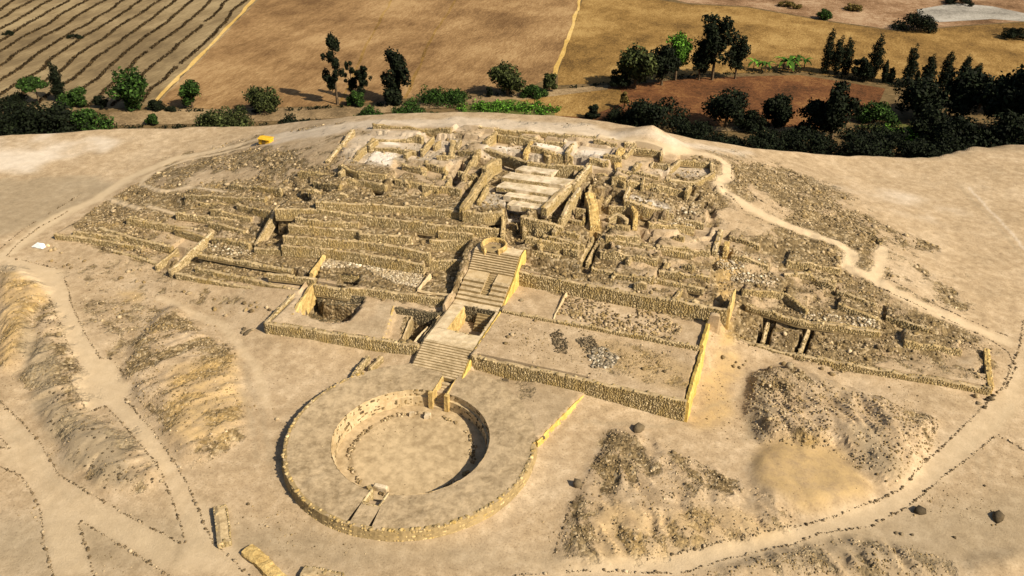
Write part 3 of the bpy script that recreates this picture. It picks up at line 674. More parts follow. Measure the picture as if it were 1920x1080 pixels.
# outer wall with its stones
oa0, oa1 = math.atan2(11.5, -13.7), math.atan2(5.0, 17.5) + 2 * math.pi
ow = lathe('outer_wall', [(RO + .55, -.5), (RO + .3, .6), (RO + .05, RT), (RO - .5, RT + .03)], oa0, oa1, MT['mortar'], court, flip=False)
out = []; n = int((oa1 - oa0) * RO / 1.0)
for i in range(n):
    a, b_ = oa0 + (oa1 - oa0) * i / n, oa0 + (oa1 - oa0) * (i + 1) / n; m_ = (a + b_) / 2
    for zz in range(3):
        r = RO + .34 - zz * .14
        stones_on_face((r * math.cos(a), r * math.sin(a)), (r * math.cos(b_), r * math.sin(b_)), -.25 + zz * .58, -.25 + zz * .58, .33 + zz * .58, .33 + zz * .58, (math.cos(m_), math.sin(m_)), .5, out)
    for _ in range(3):
        if random.random() < .75:
            rr_ = RO - random.uniform(-.05, .35); aa = random.uniform(a, b_); s3 = random.uniform(.1, .24)
            bx = np.array([(-1,-1,0),(1,-1,0),(1,1,0),(-1,1,0),(-.8,-.8,1),(.8,-.7,1),(.7,.8,1),(-.8,.7,1)], float) * [s3, s3, s3 * .8]
            out.append((bx + [rr_ * math.cos(aa), rr_ * math.sin(aa), RT - .02], random.random()))
flush_stones(out, 'stonework', MT['ring_stone'], ow)
fl = MB(); na = 90
V = [(0, 0, RF)] + [(r * math.cos(6.2832 * i / na), r * math.sin(6.2832 * i / na), RF - (.0 if r < 9 else .14)) for r in (4, 8.6, 9.3, RI - .3) for i in range(na)]
F = [(0, 1 + i, 1 + (i + 1) % na) for i in range(na)] + [(1 + q * na + i, 1 + (q + 1) * na + i, 1 + (q + 1) * na + (i + 1) % na, 1 + q * na + (i + 1) % na) for q in range(3) for i in range(na)]
fl.add(V, F); fl.build('floor', MT['floor'], court)
q = np.c_[rng.uniform(-RO, RO, 9000), rng.uniform(-RO, RO, 9000)]; rq = np.hypot(q[:, 0], q[:, 1]); cl_ = fbm(q[:, 0], q[:, 1], 4, 4, 15)
k1 = (rq < RO - .3) & (rq > RI + .4) & (cl_ > .62 - .28 * (rq - RI) / (RO - RI) + .2 * (rng.random(9000) - .5)) & (np.abs(np.angle(np.exp(1j * (np.arctan2(q[:, 1], q[:, 0]) - AF)))) > .12) & (np.abs(np.angle(np.exp(1j * (np.arctan2(q[:, 1], q[:, 0]) - AE)))) > .1) & ~((q[:, 0] > -8) & (q[:, 0] < 2) & (q[:, 1] > 14))
rocks('rim_stones', q[k1], np.clip(rng.lognormal(-2.6, .4, k1.sum()), .04, .2), MT['rubble'], z=RT - .1 - .2 * (1 - (rq[k1] - RI) / (RO - RI)), parent=court)
k2 = (rq < 8.6) & (cl_ > .45 + .4 * rng.random(9000)); rocks('floor_gravel', q[k2], np.clip(rng.lognormal(-3, .4, k2.sum()), .03, .12), MT['rubble'], z=RF - .02, parent=court)
# low stone bench line round the floor
pts = []
for i in range(330):
    a = random.uniform(0, 6.2832); r = 9.1 + random.gauss(0, .22)
    if fbm(np.array(a * 3), np.array(1.), 1, 2, 3) > .34: pts.append((r * math.cos(a), r * math.sin(a)))
rocks('stone_bench', pts, rng.uniform(.12, .3, len(pts)), MT['rubble'], z=RF - .05, parent=court)
# sunken entrance stair of the court
se, ce = math.sin(AE), math.cos(AE)
def pole(r, t, z): return (r * ce - t * se, r * se + t * ce, z)
sx = empty('court_stair', 'narrow sunken stair cut through the back rim of the round court', 'stairs')
for k in range(9):
    r0 = RI - 1.0 + k * .42; z1 = RF + .27 * (k + 1); mb = MB()
    V = [pole(r, t + random.uniform(-.03, .03), z + random.uniform(-.02, .02)) for z in (z1 - .4, z1) for r, t in ((r0, -.98), (r0 + .5, -.98), (r0 + .5, .98), (r0, .98))]
    mb.add(V, [(3,2,1,0),(4,5,6,7),(0,1,5,4),(1,2,6,5),(2,3,7,6),(3,0,4,7)], random.random()); mb.build('step', MT['step'], sx)
for t in (-1.15, 1.15):
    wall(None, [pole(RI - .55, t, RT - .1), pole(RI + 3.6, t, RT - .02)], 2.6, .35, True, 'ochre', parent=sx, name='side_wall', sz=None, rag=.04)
    mb = MB(); q = 1 if t > 0 else -1
    V = [pole(r, tt, z) for z in (RF - .1, RT - .02) for r, tt in ((RI - 1.15, q * 1.0), (RI - .45, q * 1.0), (RI - .45, q * 1.75), (RI - 1.15, q * 1.65))]
    mb.add(np.array(V) + rng.uniform(-.05, .05, (8, 3)), [(3,2,1,0),(4,5,6,7),(0,1,5,4),(1,2,6,5),(2,3,7,6),(3,0,4,7)]); mb.build('door_jamb', MT['ochre'], sx)
def block(px, py, z, l, w_, h, rot, mat, label, cat, name, group=None):
    p = at(px, py, z); mb = MB(); c_, s_ = math.cos(rot), math.sin(rot)
    V = np.array([(x * l / 2 * k, y * w_ / 2 * k, q * h) for q, k in ((-.2, 1.05), (.72, 1), (1, .84)) for x, y in ((-1,-1),(1,-1),(1,1),(-1,1))]) + rng.uniform(-.06, .06, (12, 3)) * min(1, h)
    W = np.c_[p[0] + V[:, 0] * c_ - V[:, 1] * s_, p[1] + V[:, 0] * s_ + V[:, 1] * c_, p[2] + V[:, 2]]
    F = [(3,2,1,0),(8,9,10,11)] + [(a + o_, (a + 1) % 4 + o_, (a + 1) % 4 + o_ + 4, a + o_ + 4) for o_ in (0, 4) for a in range(4)]
    mb.add(W, F); return tag(mb.build(name, MT[mat], None), label, cat, group)
block(714, 918, RF, 2.1, .8, .75, AF + 1.57, 'cream', 'pale rectangular stone block set before the niche at the front of the round court', 'stone block', 'stone_block')
block(772, 779, RF, .8, .7, .6, .5, 'cream', 'smaller pale cut stone inside the round court, left of the one before its stair', 'stone block', 'stone_block')
block(802, 783, RF, 1.0, .9, .8, .3, 'cream', 'larger pale cut stone inside the round court just below its entrance stair', 'stone block', 'stone_block')
block(693, 919, RF, .7, .6, .7, .9, 'stone', 'brown stone leaning beside the pale block at the front of the round court', 'stone block', 'stone_block')
block(948, 718, .5, 1.0, .8, .7, .4, 'dark_rubble', 'dark reddish block on the earth between the round court and the right platform', 'stone block', 'stone_block')
# approach walls between court and pyramid
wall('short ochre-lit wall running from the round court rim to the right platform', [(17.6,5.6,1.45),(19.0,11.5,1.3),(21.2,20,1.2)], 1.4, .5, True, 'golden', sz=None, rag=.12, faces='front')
wall('outer of two crumbled walls joining the left court to the round court', [at(662,705,1.0), at(690,664,1.7)], 1.6, .7, True, 'mortar', rag=.35)
wall('inner of two crumbled walls joining the left court to the round court', [at(692,690,1.2), at(716,668,1.6)], 1.5, .6, True, 'mortar', rag=.35)

# ------------------------------------------------------------------ the central stairway
st = empty('stairway', 'long broad stone stairway climbing the middle of the stepped pyramid', 'stairs', loc=(0, 0, 0))
XL, XR = -7.4, 1.35
def step(y0, y1, z1, x0=XL, x1=XR, th=.6, mat='step', j=.035):
    mb = MB(); n = 6; xs = np.linspace(x0, x1, n + 1); V = []
    for x in xs:
        a, b_, c_ = rng.uniform(-j, j, 3)
        V += [(x, y0 + a, z1 - th), (x, y0 + a, z1 + b_), (x, y1, z1 + c_ * .5)]
    F = []
    for i in range(n):
        F += [(i * 3, i * 3 + 3, i * 3 + 4, i * 3 + 1), (i * 3 + 1, i * 3 + 4, i * 3 + 5, i * 3 + 2)]
    F += [(0, 1, 2), (n * 3, n * 3 + 2, n * 3 + 1)]
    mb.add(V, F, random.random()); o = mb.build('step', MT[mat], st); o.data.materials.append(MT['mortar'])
    for i in range(n): o.data.polygons[2 * i].material_index = 1  # risers in the darker mortar tone, their shade painted in
    return o
NS = 13; y = 15.25; z = 1.25
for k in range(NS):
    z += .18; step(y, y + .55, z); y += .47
ZL = z                                          # landing height
def slab(x0, x1, y0, y1, z1, name='landing', mat='landing', th=.5):
    mb = MB(); nx, ny = max(1, int((x1 - x0) / .8)), max(1, int((y1 - y0) / .8)); V = []; F = []
    for j in range(ny + 1):
        for i in range(nx + 1):
            V.append((x0 + (x1 - x0) * i / nx, y0 + (y1 - y0) * j / ny, z1 + random.uniform(-.04, .04)))
    for j in range(ny):
        for i in range(nx): F.append((j * (nx + 1) + i, j * (nx + 1) + i + 1, (j + 1) * (nx + 1) + i + 1, (j + 1) * (nx + 1) + i))
    mb.add(V, F); mb.box((x0, y0, z1 - th), (x1, y1, z1 - .05)); return mb.build(name, MT[mat], st)
slab(XL, XR, y, 25.3, ZL - .05); slab(XL, -5.2, 25.3, 33.2, ZL); slab(.9, XR, 25.3, 33.2, ZL); slab(XL, XR, 33.2, 34.6, ZL + .1)
for p, q, nm, mt in (((-5.2,25.0,ZL-.1),(-5.2,33.3,ZL-.1),'pit_wall','ochre'), ((-5.2,33.3,ZL),(.9,33.3,ZL),'pit_wall','shaded_pit_mortar'), ((.9,33.3,ZL-.1),(.9,25.3,ZL-.1),'pit_wall','mortar'), ((.9,25.2,ZL-.1),(-5.2,25.2,ZL-.1),'pit_wall','mortar')):
    wall(None, [p, q], 3.2, .3, True, mt, parent=st, name=nm, sz=None if mt == 'ochre' else .4, rag=.03, stone='pit' if mt == 'shaded_pit_mortar' else 'stone')
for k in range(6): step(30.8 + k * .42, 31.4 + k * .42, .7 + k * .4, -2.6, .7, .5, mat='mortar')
def ystair(y0, z0, n, tread, rise, x0=XL, x1=XR, th=.8, gap=None):
    yy, zz = y0, z0
    for k in range(n):
        zz += rise
        if gap: step(yy, yy + tread + .05, zz, x0, gap[0], th); step(yy, yy + tread + .05, zz, gap[1], x1, th)
        else: step(yy, yy + tread + .05, zz, x0, x1, th)
        yy += tread
    return yy, zz
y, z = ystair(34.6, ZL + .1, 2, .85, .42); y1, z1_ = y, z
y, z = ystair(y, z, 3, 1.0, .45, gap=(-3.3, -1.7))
# smooth sloping stretch, still parted by the narrow inset stair
for x0, x1 in ((XL, -3.3), (-1.7, XR)):
    mb = MB(); mb.add([(x0, y, z), (x1, y, z), (x1, y + 1.8, z + .5), (x0, y + 1.8, z + .5), (x0, y, z - 1), (x1, y, z - 1), (x1, y + 1.8, z - .6), (x0, y + 1.8, z - .6)], [(0,1,2,3),(1,5,6,2),(0,3,7,4)]); mb.build('ramp', MT['plaster'], st)
ye, ze = y + 1.8, z + .5
yy, zz = y1, z1_
nin = 11
for k in range(nin):
    zz = z1_ - .25 + (ze - z1_ + .1) * (k + 1) / nin - .1; step(yy, yy + (ye - y1) / nin + .05, zz, -3.28, -1.72, .4, mat='mortar'); yy += (ye - y1) / nin
wall(None, [(-3.35, y1 + .3, z1_ + .4), (-3.35, ye, ze)], .8, .12, True, 'mortar', parent=st, name='inset_side', sz=None, rag=.02)
wall(None, [(-1.65, y1 + .3, z1_ + .4), (-1.65, ye, ze)], .8, .12, True, 'mortar', parent=st, name='inset_side', sz=None, rag=.02)
nup = 9; ztop = 9.1
for k in range(nup):
    step(ye + k * .36, ye + k * .36 + .42, ze + (ztop - ze) * (k + 1) / nup, th=.8)
yt = ye + nup * .36
slab(XL, XR, yt, 47.2, ztop)
side = [(1.62, 15.1, 1.5), (1.62, 21.4, ZL + .12), (1.62, 34.4, ZL + .25), (1.62, y1, z1_ + .2), (1.62, ye, ze + .25), (1.62, yt, ztop + .15), (1.62, 46.5, ztop + .2)]
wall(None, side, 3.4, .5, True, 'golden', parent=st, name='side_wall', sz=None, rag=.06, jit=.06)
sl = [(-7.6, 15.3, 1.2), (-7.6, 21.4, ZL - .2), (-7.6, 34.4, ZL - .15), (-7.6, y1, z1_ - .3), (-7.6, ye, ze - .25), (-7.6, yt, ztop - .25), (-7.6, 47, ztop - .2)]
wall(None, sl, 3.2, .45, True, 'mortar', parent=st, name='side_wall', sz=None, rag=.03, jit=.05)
fp = empty('fire_pit', 'small round walled fire pit at the head of the long stairway', 'fire pit', loc=(0, 0, 0))
pc = at(926, 463, ztop + .2); a_ = np.linspace(-.9, 4.3, 15)
ringp = [(pc[0] + 2.3 * math.cos(a), pc[1] + 2.1 * math.sin(a), ztop + .95 + .2 * math.sin(a)) for a in a_]
wall(None, ringp[::-1], .9, .45, True, 'ochre', parent=fp, name='round_wall', sz=None, rag=.05, jit=.1, stone='ochre_stone')
mb = MB(); mb.add([(pc[0] + 2.1 * math.cos(a), pc[1] + 1.9 * math.sin(a), ztop + .06) for a in np.linspace(0, 6.1, 20)], [tuple(range(20))]); mb.build('floor', MT['mortar'], fp)
mb = MB(); mb.add([(pc[0] + .45 * math.cos(a), pc[1] + .4 * math.sin(a), ztop + .08) for a in np.linspace(0, 5.9, 12)], [tuple(range(12))]); mb.build('hearth', MT['dark_rubble'], fp)

# ------------------------------------------------------------------ right platform
plat = empty('platform', 'wide rectangular walled platform to the right of the long stairway', 'platform')
wall(None, [(1.9,19.6,3.75),(12,19.5,3.75),(24,19.4,3.85),(36.9,19.2,4.05)], 4.0, .8, True, 'mortar', 'front', parent=plat, name='front_wall', rag=.08, sz=.34)
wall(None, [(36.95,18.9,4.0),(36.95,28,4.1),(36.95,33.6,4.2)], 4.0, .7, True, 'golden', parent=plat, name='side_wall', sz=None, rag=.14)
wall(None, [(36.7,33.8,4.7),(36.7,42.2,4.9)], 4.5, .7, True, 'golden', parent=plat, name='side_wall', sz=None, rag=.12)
wall(None, [(2.0,33.4,4.35),(12,33.4,4.3),(24,33.4,4.4),(36.4,33.4,4.6)], .8, .6, True, 'mortar', 'front', parent=plat, name='parapet', sz=.36)
wall(None, [(11.2,33.6,4.4),(11.0,42.3,4.45)], .5, .4, True, 'plaster', parent=plat, name='divider', sz=None)
wall('olive stone retaining wall along the back of the right platform', [(1.9,42.8,6.9),(14,42.6,6.8),(25,42.5,6.8),(39.4,42.4,7.0)], 3.0, .9, True, 'mortar', 'front', sz=.4)
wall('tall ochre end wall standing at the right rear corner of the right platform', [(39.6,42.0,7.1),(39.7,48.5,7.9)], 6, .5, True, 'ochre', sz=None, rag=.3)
wall('low retaining wall just above the right platform, next to the stairway head', [at(987,467,8.9), at(1051,478,8.7)], 1.9, .7, True, 'mortar', 'front')
# ------------------------------------------------------------------ left court
lc = empty('walled_court', 'sunken two-pit walled court to the left of the long stairway', 'court')
wall(None, [(-36.1,17.6,3.0),(-26,18.3,3.0),(-16,19.1,3.1),(-7.9,19.8,3.3)], 3.3, .9, True, 'mortar', 'both', parent=lc, name='front_wall', sz=.34, rag=.12)
wall(None, [at(497,605,2.95), at(528,572,2.9), at(560,542,2.8)], 3, .8, True, 'mortar', parent=lc, name='outer_wall', rag=.25)
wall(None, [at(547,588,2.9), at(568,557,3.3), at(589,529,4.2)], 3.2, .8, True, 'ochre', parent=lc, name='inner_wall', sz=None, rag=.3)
wall(None, [at(590,532,4.3), at(640,540,4.2), at(690,540,4.2), at(770,551,4.2), at(845,560,4.3)], 2.0, .8, True, 'mortar', 'front', parent=lc, name='back_wall')
wall(None, [at(592,545,2.85), at(684,556,2.85)], 1.5, .4, True, 'shaded_pit_mortar', parent=lc, name='pit_wall', rag=.1, stone='pit')
wall(None, [at(596,560,1.55), at(640,567,1.55), at(676,569,1.55)], 2.2, .5, True, 'shaded_pit_mortar', parent=lc, name='pit_bench', rag=.12, stone='pit')
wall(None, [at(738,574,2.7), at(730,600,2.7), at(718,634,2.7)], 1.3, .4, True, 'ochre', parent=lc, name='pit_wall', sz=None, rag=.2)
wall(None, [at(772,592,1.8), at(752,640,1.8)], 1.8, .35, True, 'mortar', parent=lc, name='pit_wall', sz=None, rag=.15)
wall(None, [at(740,577,2.7), at(838,589,2.7)], 2.3, .5, True, 'shaded_pit_mortar', parent=lc, name='pit_wall', rag=.1, stone='pit')
wall(None, [at(828,584,2.4), at(788,640,2.4)], 2.4, .4, True, 'mortar', parent=lc, name='pit_wall', rag=.15)
wall(None, [at(802,612,1.9), at(776,640,1.9)], .8, .4, True, 'plaster', parent=lc, name='pit_ledge', sz=None)
wall('short yellowish wall stub standing on the terrace behind the left court', [at(607,478,5.2), at(583,511,4.9)], 1.2, .7, True, 'ochre', sz=None, rag=.1)
wall('little retaining wall closing the small round hole behind the left court', [at(636,513,4.3), at(672,517,4.3)], 1.5, .3, True, 'dark_rubble', 'front', sz=.3)
wall('low sill in front of the bare earth ramp left of the stairway', [at(783,543,4.6), at(848,552,4.6)], .6, .5, True, 'plaster', 'front', sz=None)
wall('pale sloping edge of the bare earth ramp left of the stairway', [at(783,541,4.6), at(806,512,5.2)], .6, .4, True, 'plaster', sz=None)

# ------------------------------------------------------------------ terrace walls: (label, line, top height, face height)
G_L = 'terrace walls on the left flank'; G_S = 'stacked terrace walls left of the stairway'
for lab, l, z, h in [
 ('lowest broken wall of the far left flank, beside the pale tarp', [(103,437),(185,449),(270,463)], 1.6, 1.6),
 ('second broken wall up on the far left flank', [(187,427),(250,444),(322,461)], 2.8, 1.4),
 ('third broken wall up on the far left flank, below the grey slope', [(237,408),(310,420),(378,430)], 4.2, 1.5),
 ('highest broken wall of the left flank, under the winding path', [(330,398),(420,408),(500,416)], 5.7, 1.4),
 ('low stone kerb wall on the open ground left of the grey ditch', [(213,470),(255,480),(298,493)], .8, .8),
 ('long low olive wall at the foot of the left terraces', [(330,511),(440,533),(556,556)], 1.85, 1.9),
 ('second step of the long low wall at the foot of the left terraces', [(367,500),(460,520),(565,544)], 2.7, 1.0),
 ('small stepped wall just outside the upper corner of the left court', [(502,511),(545,516),(592,521)], 4.5, 1.1),
 ('rim wall of the rubble slope above the foot of the left terraces', [(372,474),(460,490),(548,504)], 4.15, .6)]:
    wall(lab, l_ := [(a, b, z) for a, b in l], h, .8, faces='front', group=G_L)
labs = ['short wall at the lower left corner of the stacked terraces', 'lowest long wall of the stacked terraces, above the white stones', 'second lowest long wall of the stacked terraces', 'middle long wall of the stacked terraces with a notch in it', 'short lower block wall beside the stairway, next to the earth ramp',
        'middle block wall of the stacked terraces beside the stairway', 'upper block wall of the stacked terraces beside the stairway', 'short pale-topped wall near the left end of the stacked terraces', 'second highest long wall of the stacked terraces, running to the stairway recess', 'highest long wall of the stacked terraces under the summit']
for lab, (l, z, b) in zip(labs, STACK):
    wall(lab, [(a, c_, z + .12) for a, c_ in l], 2.1, .8, faces='front', group=G_S)
for lab, l, h, mt, t in [
 ('pale diagonal wall bounding the left end of the stacked terraces', [(477,458,5.3),(500,422,8.2),(522,384,10.2)], 2.0, 'plaster', .7),
 ('diagonal wall on the right bank of the grey ditch in the left flank', [(318,506,2.2),(350,478,3.2),(396,434,5.0)], 1.8, 'plaster', .8),
 ('diagonal wall on the left bank of the grey ditch in the left flank', [(292,499,1.2),(312,482,1.8),(332,464,2.6)], 1.4, 'mortar', .6),
 ('small rim wall of the dark pit at the top left of the stacked terraces', [(538,372,10.4),(548,390,10.1)], 1.6, 'plaster', .4),
 ('sloping parapet at the left edge of the summit platform', [(613,302,13.7),(640,270,14.9),(662,244,15.6)], 1.2, 'plaster', .9),
 ('long sunlit parapet left of the white floor on the summit', [(637,326,14.2),(668,292,15.0),(700,260,15.8)], 1.3, 'clay', .9),
 ('yellow wall fragment standing below the white floor of the summit', [(737,330,14.0),(728,366,12.6)], 2.4, 'clay', .9),
 ('yellow clay pillar fragment left of the deep cut in the summit', [(800,302,14.9),(794,330,14.0)], 2.4, 'clay', .9),
 ('ochre clay bank between the summit rooms near the back', [(850,262,16),(846,292,15.2)], 1.8, 'clay', 1.2),
 ('slim yellow wall on the left lip of the deep cut in the summit', [(838,320,14.6),(828,342,13.8),(819,360,13.2)], 1.8, 'clay', .5),
 ('long sunlit wall along the left side of the upper hall', [(866,389,14.2),(888,358,14.8),(909,326,15.6)], 2.2, 'clay', 1.2),
 ('inner sunlit wall beside the long one of the upper hall', [(896,378,13.9),(914,348,14.5)], 1.4, 'clay', .6),
 ('leaning yellow wall fragment behind the upper hall, to its left', [(868,330,15.0),(882,304,15.8),(899,278,16.6)], 1.8, 'clay', .7),
 ('thick yellow wall fragment at the upper left corner of the upper hall', [(908,318,16.2),(922,304,16.6),(937,296,16.9)], 2.4, 'clay', 1.2),
 ('sunlit wall at the left end of the rear summit rooms', [(908,268,16.6),(930,247,17.2)], 1.6, 'clay', 1.0),
 ('thin bright diagonal wall in the rubble right of the white patch', [(790,282,15.9),(812,256,16.4)], 1.0, 'clay', .6),
 ('broken front wall of the upper hall above the stacked terraces', [(868,394,13.5),(905,398,13.5),(942,394,13.6)], 2.2, 'mortar', 1.0),
 ('curved yellow corner wall at the front of the upper hall', [(942,392,13.6),(944,412,12.4),(942,440,10.6)], 2.6, 'clay', .7),
 ('big crumbling stone face right of the recess at the stairway head', [(978,404,13.0),(1010,412,12.8),(1056,424,12.0)], 3.2, 'mortar', 1.0),
 ('left wall of the recess at the stairway head', [(985,402,12.9),(984,434,10.4)], 2.6, 'mortar', .8),
 ('grey wall bounding the upper hall on its right', [(1020,388,14.2),(1044,365,14.7),(1068,344,15.2)], 1.8, 'plaster', 1.3),
 ('long narrow wall running down between the cells right of the upper hall', [(1050,412,13.0),(1068,380,14.0),(1086,352,14.8)], 2.4, 'plaster', .9),
 ('high grey wall climbing behind the cells right of the upper hall', [(1074,344,15.2),(1090,325,15.6),(1106,306,16.2)], 2.0, 'plaster', 1.1),
 ('upper small cross wall in the row of cells right of the upper hall', [(1080,390,13.0),(1098,392,13.0)], 1.6, 'mortar', .5),
 ('lower small cross wall in the row of cells right of the upper hall', [(1072,410,12.0),(1090,414,12.0)], 1.5, 'mortar', .5),
 ('outer wall of the row of cells right of the upper hall', [(1108,345,14.2),(1100,372,13.2),(1094,412,11.8)], 1.6, 'mortar', .5),
 ('tall ochre earth pinnacle in the middle of the right summit ruins', [(1106,362,14.6),(1112,385,13.6),(1116,422,11.4)], 2.8, 'ochre', 1.8),
 ('back wall of the upper hall below the rear rooms', [(988,304,16.2),(1040,308,16.0),(1094,311,16.0)], 2.2, 'mortar', .8),
 ('dark wall between the upper hall and the room with the hollow mound', [(902,277,16.3),(945,288,16.2),(988,303,16.1)], 2.0, 'mortar', .9),
 ('long low wall bordering the back path of the summit', [(897,238,16.6),(990,246,16.4),(1091,254,16.0),(1237,272,15.0)], .9, 'mortar', .6),
 ('back wall of the rear room with the white floor strip', [(934,252,16.9),(1000,262,16.6),(1060,268,16.4)], 1.4, 'mortar', .7),
 ('partition between the two rear rooms on the summit', [(1062,288,16.0),(1076,266,16.4)], 1.3, 'plaster', .7),
 ('crooked partition left of the rear room with a white strip', [(984,288,16.1),(996,264,16.6)], 1.3, 'ochre', .8),
 ('ochre clay bank at the right end of the rear summit rooms', [(1166,275,16.2),(1158,295,15.6),(1160,318,14.8)], 1.8, 'ochre', 1.4),
 ('low box-like wall around the small sunken room in front of the back path', [(1170,294,15.6),(1186,276,16.0),(1240,283,15.7),(1240,292,15.3)], 1.2, 'mortar', .6),
 ('wall of the tan-floored room left of the walled yard', [(1212,327,14.2),(1224,304,14.8),(1256,309,14.6)], 1.2, 'plaster', .6),
 ('low rounded wall around the tan walled yard beside the path corner', [(1252,336,13.7),(1258,314,14.1),(1274,299,14.5),(1334,305,14.0),(1337,324,13.4),(1302,341,13.0),(1250,337,13.6)], .9, 'mortar', .8),
 ('dark stone wall below the tan walled yard on the right summit', [(1150,322,14.4),(1190,332,14.0),(1246,340,13.4)], 1.6, 'mortar', .8),
 ('pale-topped wall with a white ledge in the right summit ruins', [(1172,372,13.8),(1210,384,13.4),(1254,394,12.8)], 2.4, 'plaster', 1.1),
 ('short wall at the left end of the white ledge in the right summit ruins', [(1172,370,13.8),(1180,350,14.4)], 2.0, 'plaster', .7),
 ('ruined cross wall below the white ledge in the right summit ruins', [(1186,380,13.2),(1192,402,12.0),(1190,432,10.6)], 1.6, 'ochre', .8),
 ('low curved wall in front of the ochre pinnacle', [(1140,408,11.9),(1158,400,12.0),(1176,412,11.6)], 1.6, 'mortar', .8),
 ('stone face left of the dark crack in the right terraces', [(985,445,10.4),(1040,452,10.2),(1096,458,10.0)], 1.6, 'mortar', .8),
 ('left side of the dark crack in the right terraces', [(1112,442,10.6),(1100,465,8.8),(1088,490,7.6)], 2.4, 'mortar', .6),
 ('right side of the dark crack in the right terraces', [(1126,442,10.6),(1114,465,8.8),(1101,492,7.6)], 2.4, 'mortar', .6),
 ('long crumbling wall right of the dark crack, white rock on it', [(1126,445,10.4),(1200,458,9.8),(1300,474,8.8)], 1.2, 'mortar', .8),
 ('second crumbling wall right of the dark crack, one step lower', [(1110,500,8.0),(1210,520,7.6),(1320,540,7.2)], .9, 'mortar', .8),
 ('broken wall stub near the right edge of the rubble terraces', [(1340,470,8.9),(1352,430,9.8)], 1.6, 'plaster', .9),
 ('ochre wall stub standing among rubble on the right terraces', [(1360,470,9.0),(1364,452,9.6)], 1.4, 'ochre', .9),
 ('long low wall with pale coping at the foot of the right flank', [(1376,630,1.9),(1420,645,1.7),(1500,664,1.75),(1600,684,1.7),(1730,706,1.65),(1858,725,1.6)], 1.7, 'mortar', .9),
 ('right end wall closing the foot of the right flank', [(1858,724,1.7),(1853,690,1.7),(1850,655,1.6)], 1.4, 'ochre', .8),
 ('first cross wall behind the long low wall of the right flank', [(1440,604,3.0),(1430,640,1.9)], 1.6, 'mortar', .6),
 ('second cross wall behind the long low wall of the right flank', [(1516,618,2.8),(1500,660,1.9)], 1.6, 'mortar', .6),
 ('upper rubble wall of the right flank above the two dark slots', [(1400,570,4.8),(1500,600,4.0),(1650,622,3.4)], .9, 'mortar', .8),
 ('ruined wall at the middle of the right flank beside the path', [(1470,512,6.2),(1510,512,6.2),(1568,528,5.6)], 1.0, 'plaster', .8),
 ('low dark wall line above the square patch beside the right path', [(1606,428,4.6),(1640,442,4.2),(1652,454,4.0)], .6, 'dark_rubble', .6),
]:
    wall(lab, l, h, t, mat=mt, sz=.34, rag=.34 if mt == 'ochre' else .24, group='ruined walls of the pyramid', stone='ochre_stone' if mt == 'ochre' else 'stone')
RL = {'L': ('one of the low ruined walls holding ledges on the left part of the summit', 'low ledge walls of the left summit'), 'B': ('one of the low ruined walls between the rear rooms of the summit', 'low ledge walls of the rear rooms'), 'R': ('one of the low ruined walls of the right summit below the tan yard', 'low ledge walls of the right summit'),
 'T': ('one of the low crumbling ledge walls between the platform and the right summit', 'low ledge walls of the right terraces'), 'F': ('one of the low rubble ledge walls on the right flank below the path', 'low ledge walls of the right flank'), 'W': ('one of the low rubble ledge walls on the left shoulder of the pyramid', 'low ledge walls of the left shoulder')}
for reg, P, h in LG:
    o = wall(RL[reg][0], [(p[0], p[1], p[2] + h + .15) for p in P], h + .3, .7, True, random.choice(['mortar', 'clay', 'mortar']), 'front', name='ledge_wall', group=RL[reg][1], rag=.3, sz=.38); later(o, RL[reg][0][7:], -np.mean([p[1] for p in P]))
# hall stair
hst = []
hs = empty('hall_steps', 'broad white-topped steps filling the floor of the upper hall', 'stairs')
for k, (a, b_, z1) in enumerate([((950,384),(1014,392),13.3), ((944,367),(1032,380),13.9), ((930,350),(1044,366),14.6), ((940,333),(1060,348),15.3), ((966,318),(1034,327),15.9)]):
    A = at(*a, z1); B = at(*b_, z1); n = 8; mb = MB(); V = []; dp = 3.4 if k < 4 else 2.5
    for i in range(n + 1):
        p = A + (B - A) * i / n; q = rng.uniform(-.12, .12, 3)
        V += [(p[0], p[1] + q[0], z1 - 1.1), (p[0], p[1] + q[0], z1 + q[1]), (p[0] + .1, p[1] + .9 + q[2] * 3, z1 + q[2] * .6), (p[0] + .8, p[1] + dp, z1 + q[2] * .5)]
    F = []
    for i in range(n):
        for s_ in range(3): F.append((i * 4 + s_, i * 4 + 4 + s_, i * 4 + 5 + s_, i * 4 + 1 + s_))
    F += [(3, 2, 1, 0), (n * 4, n * 4 + 1, n * 4 + 2, n * 4 + 3)]
    mb.add(V, F); mb.build('step', MT['cream'], hs); stones_on_face(A[:2], B[:2], z1 - .85, z1 - .85, z1 - .06, z1 - .06, (.2, -1), .3, hst)
flush_stones(hst, 'stonework', MT['stone'], hs)
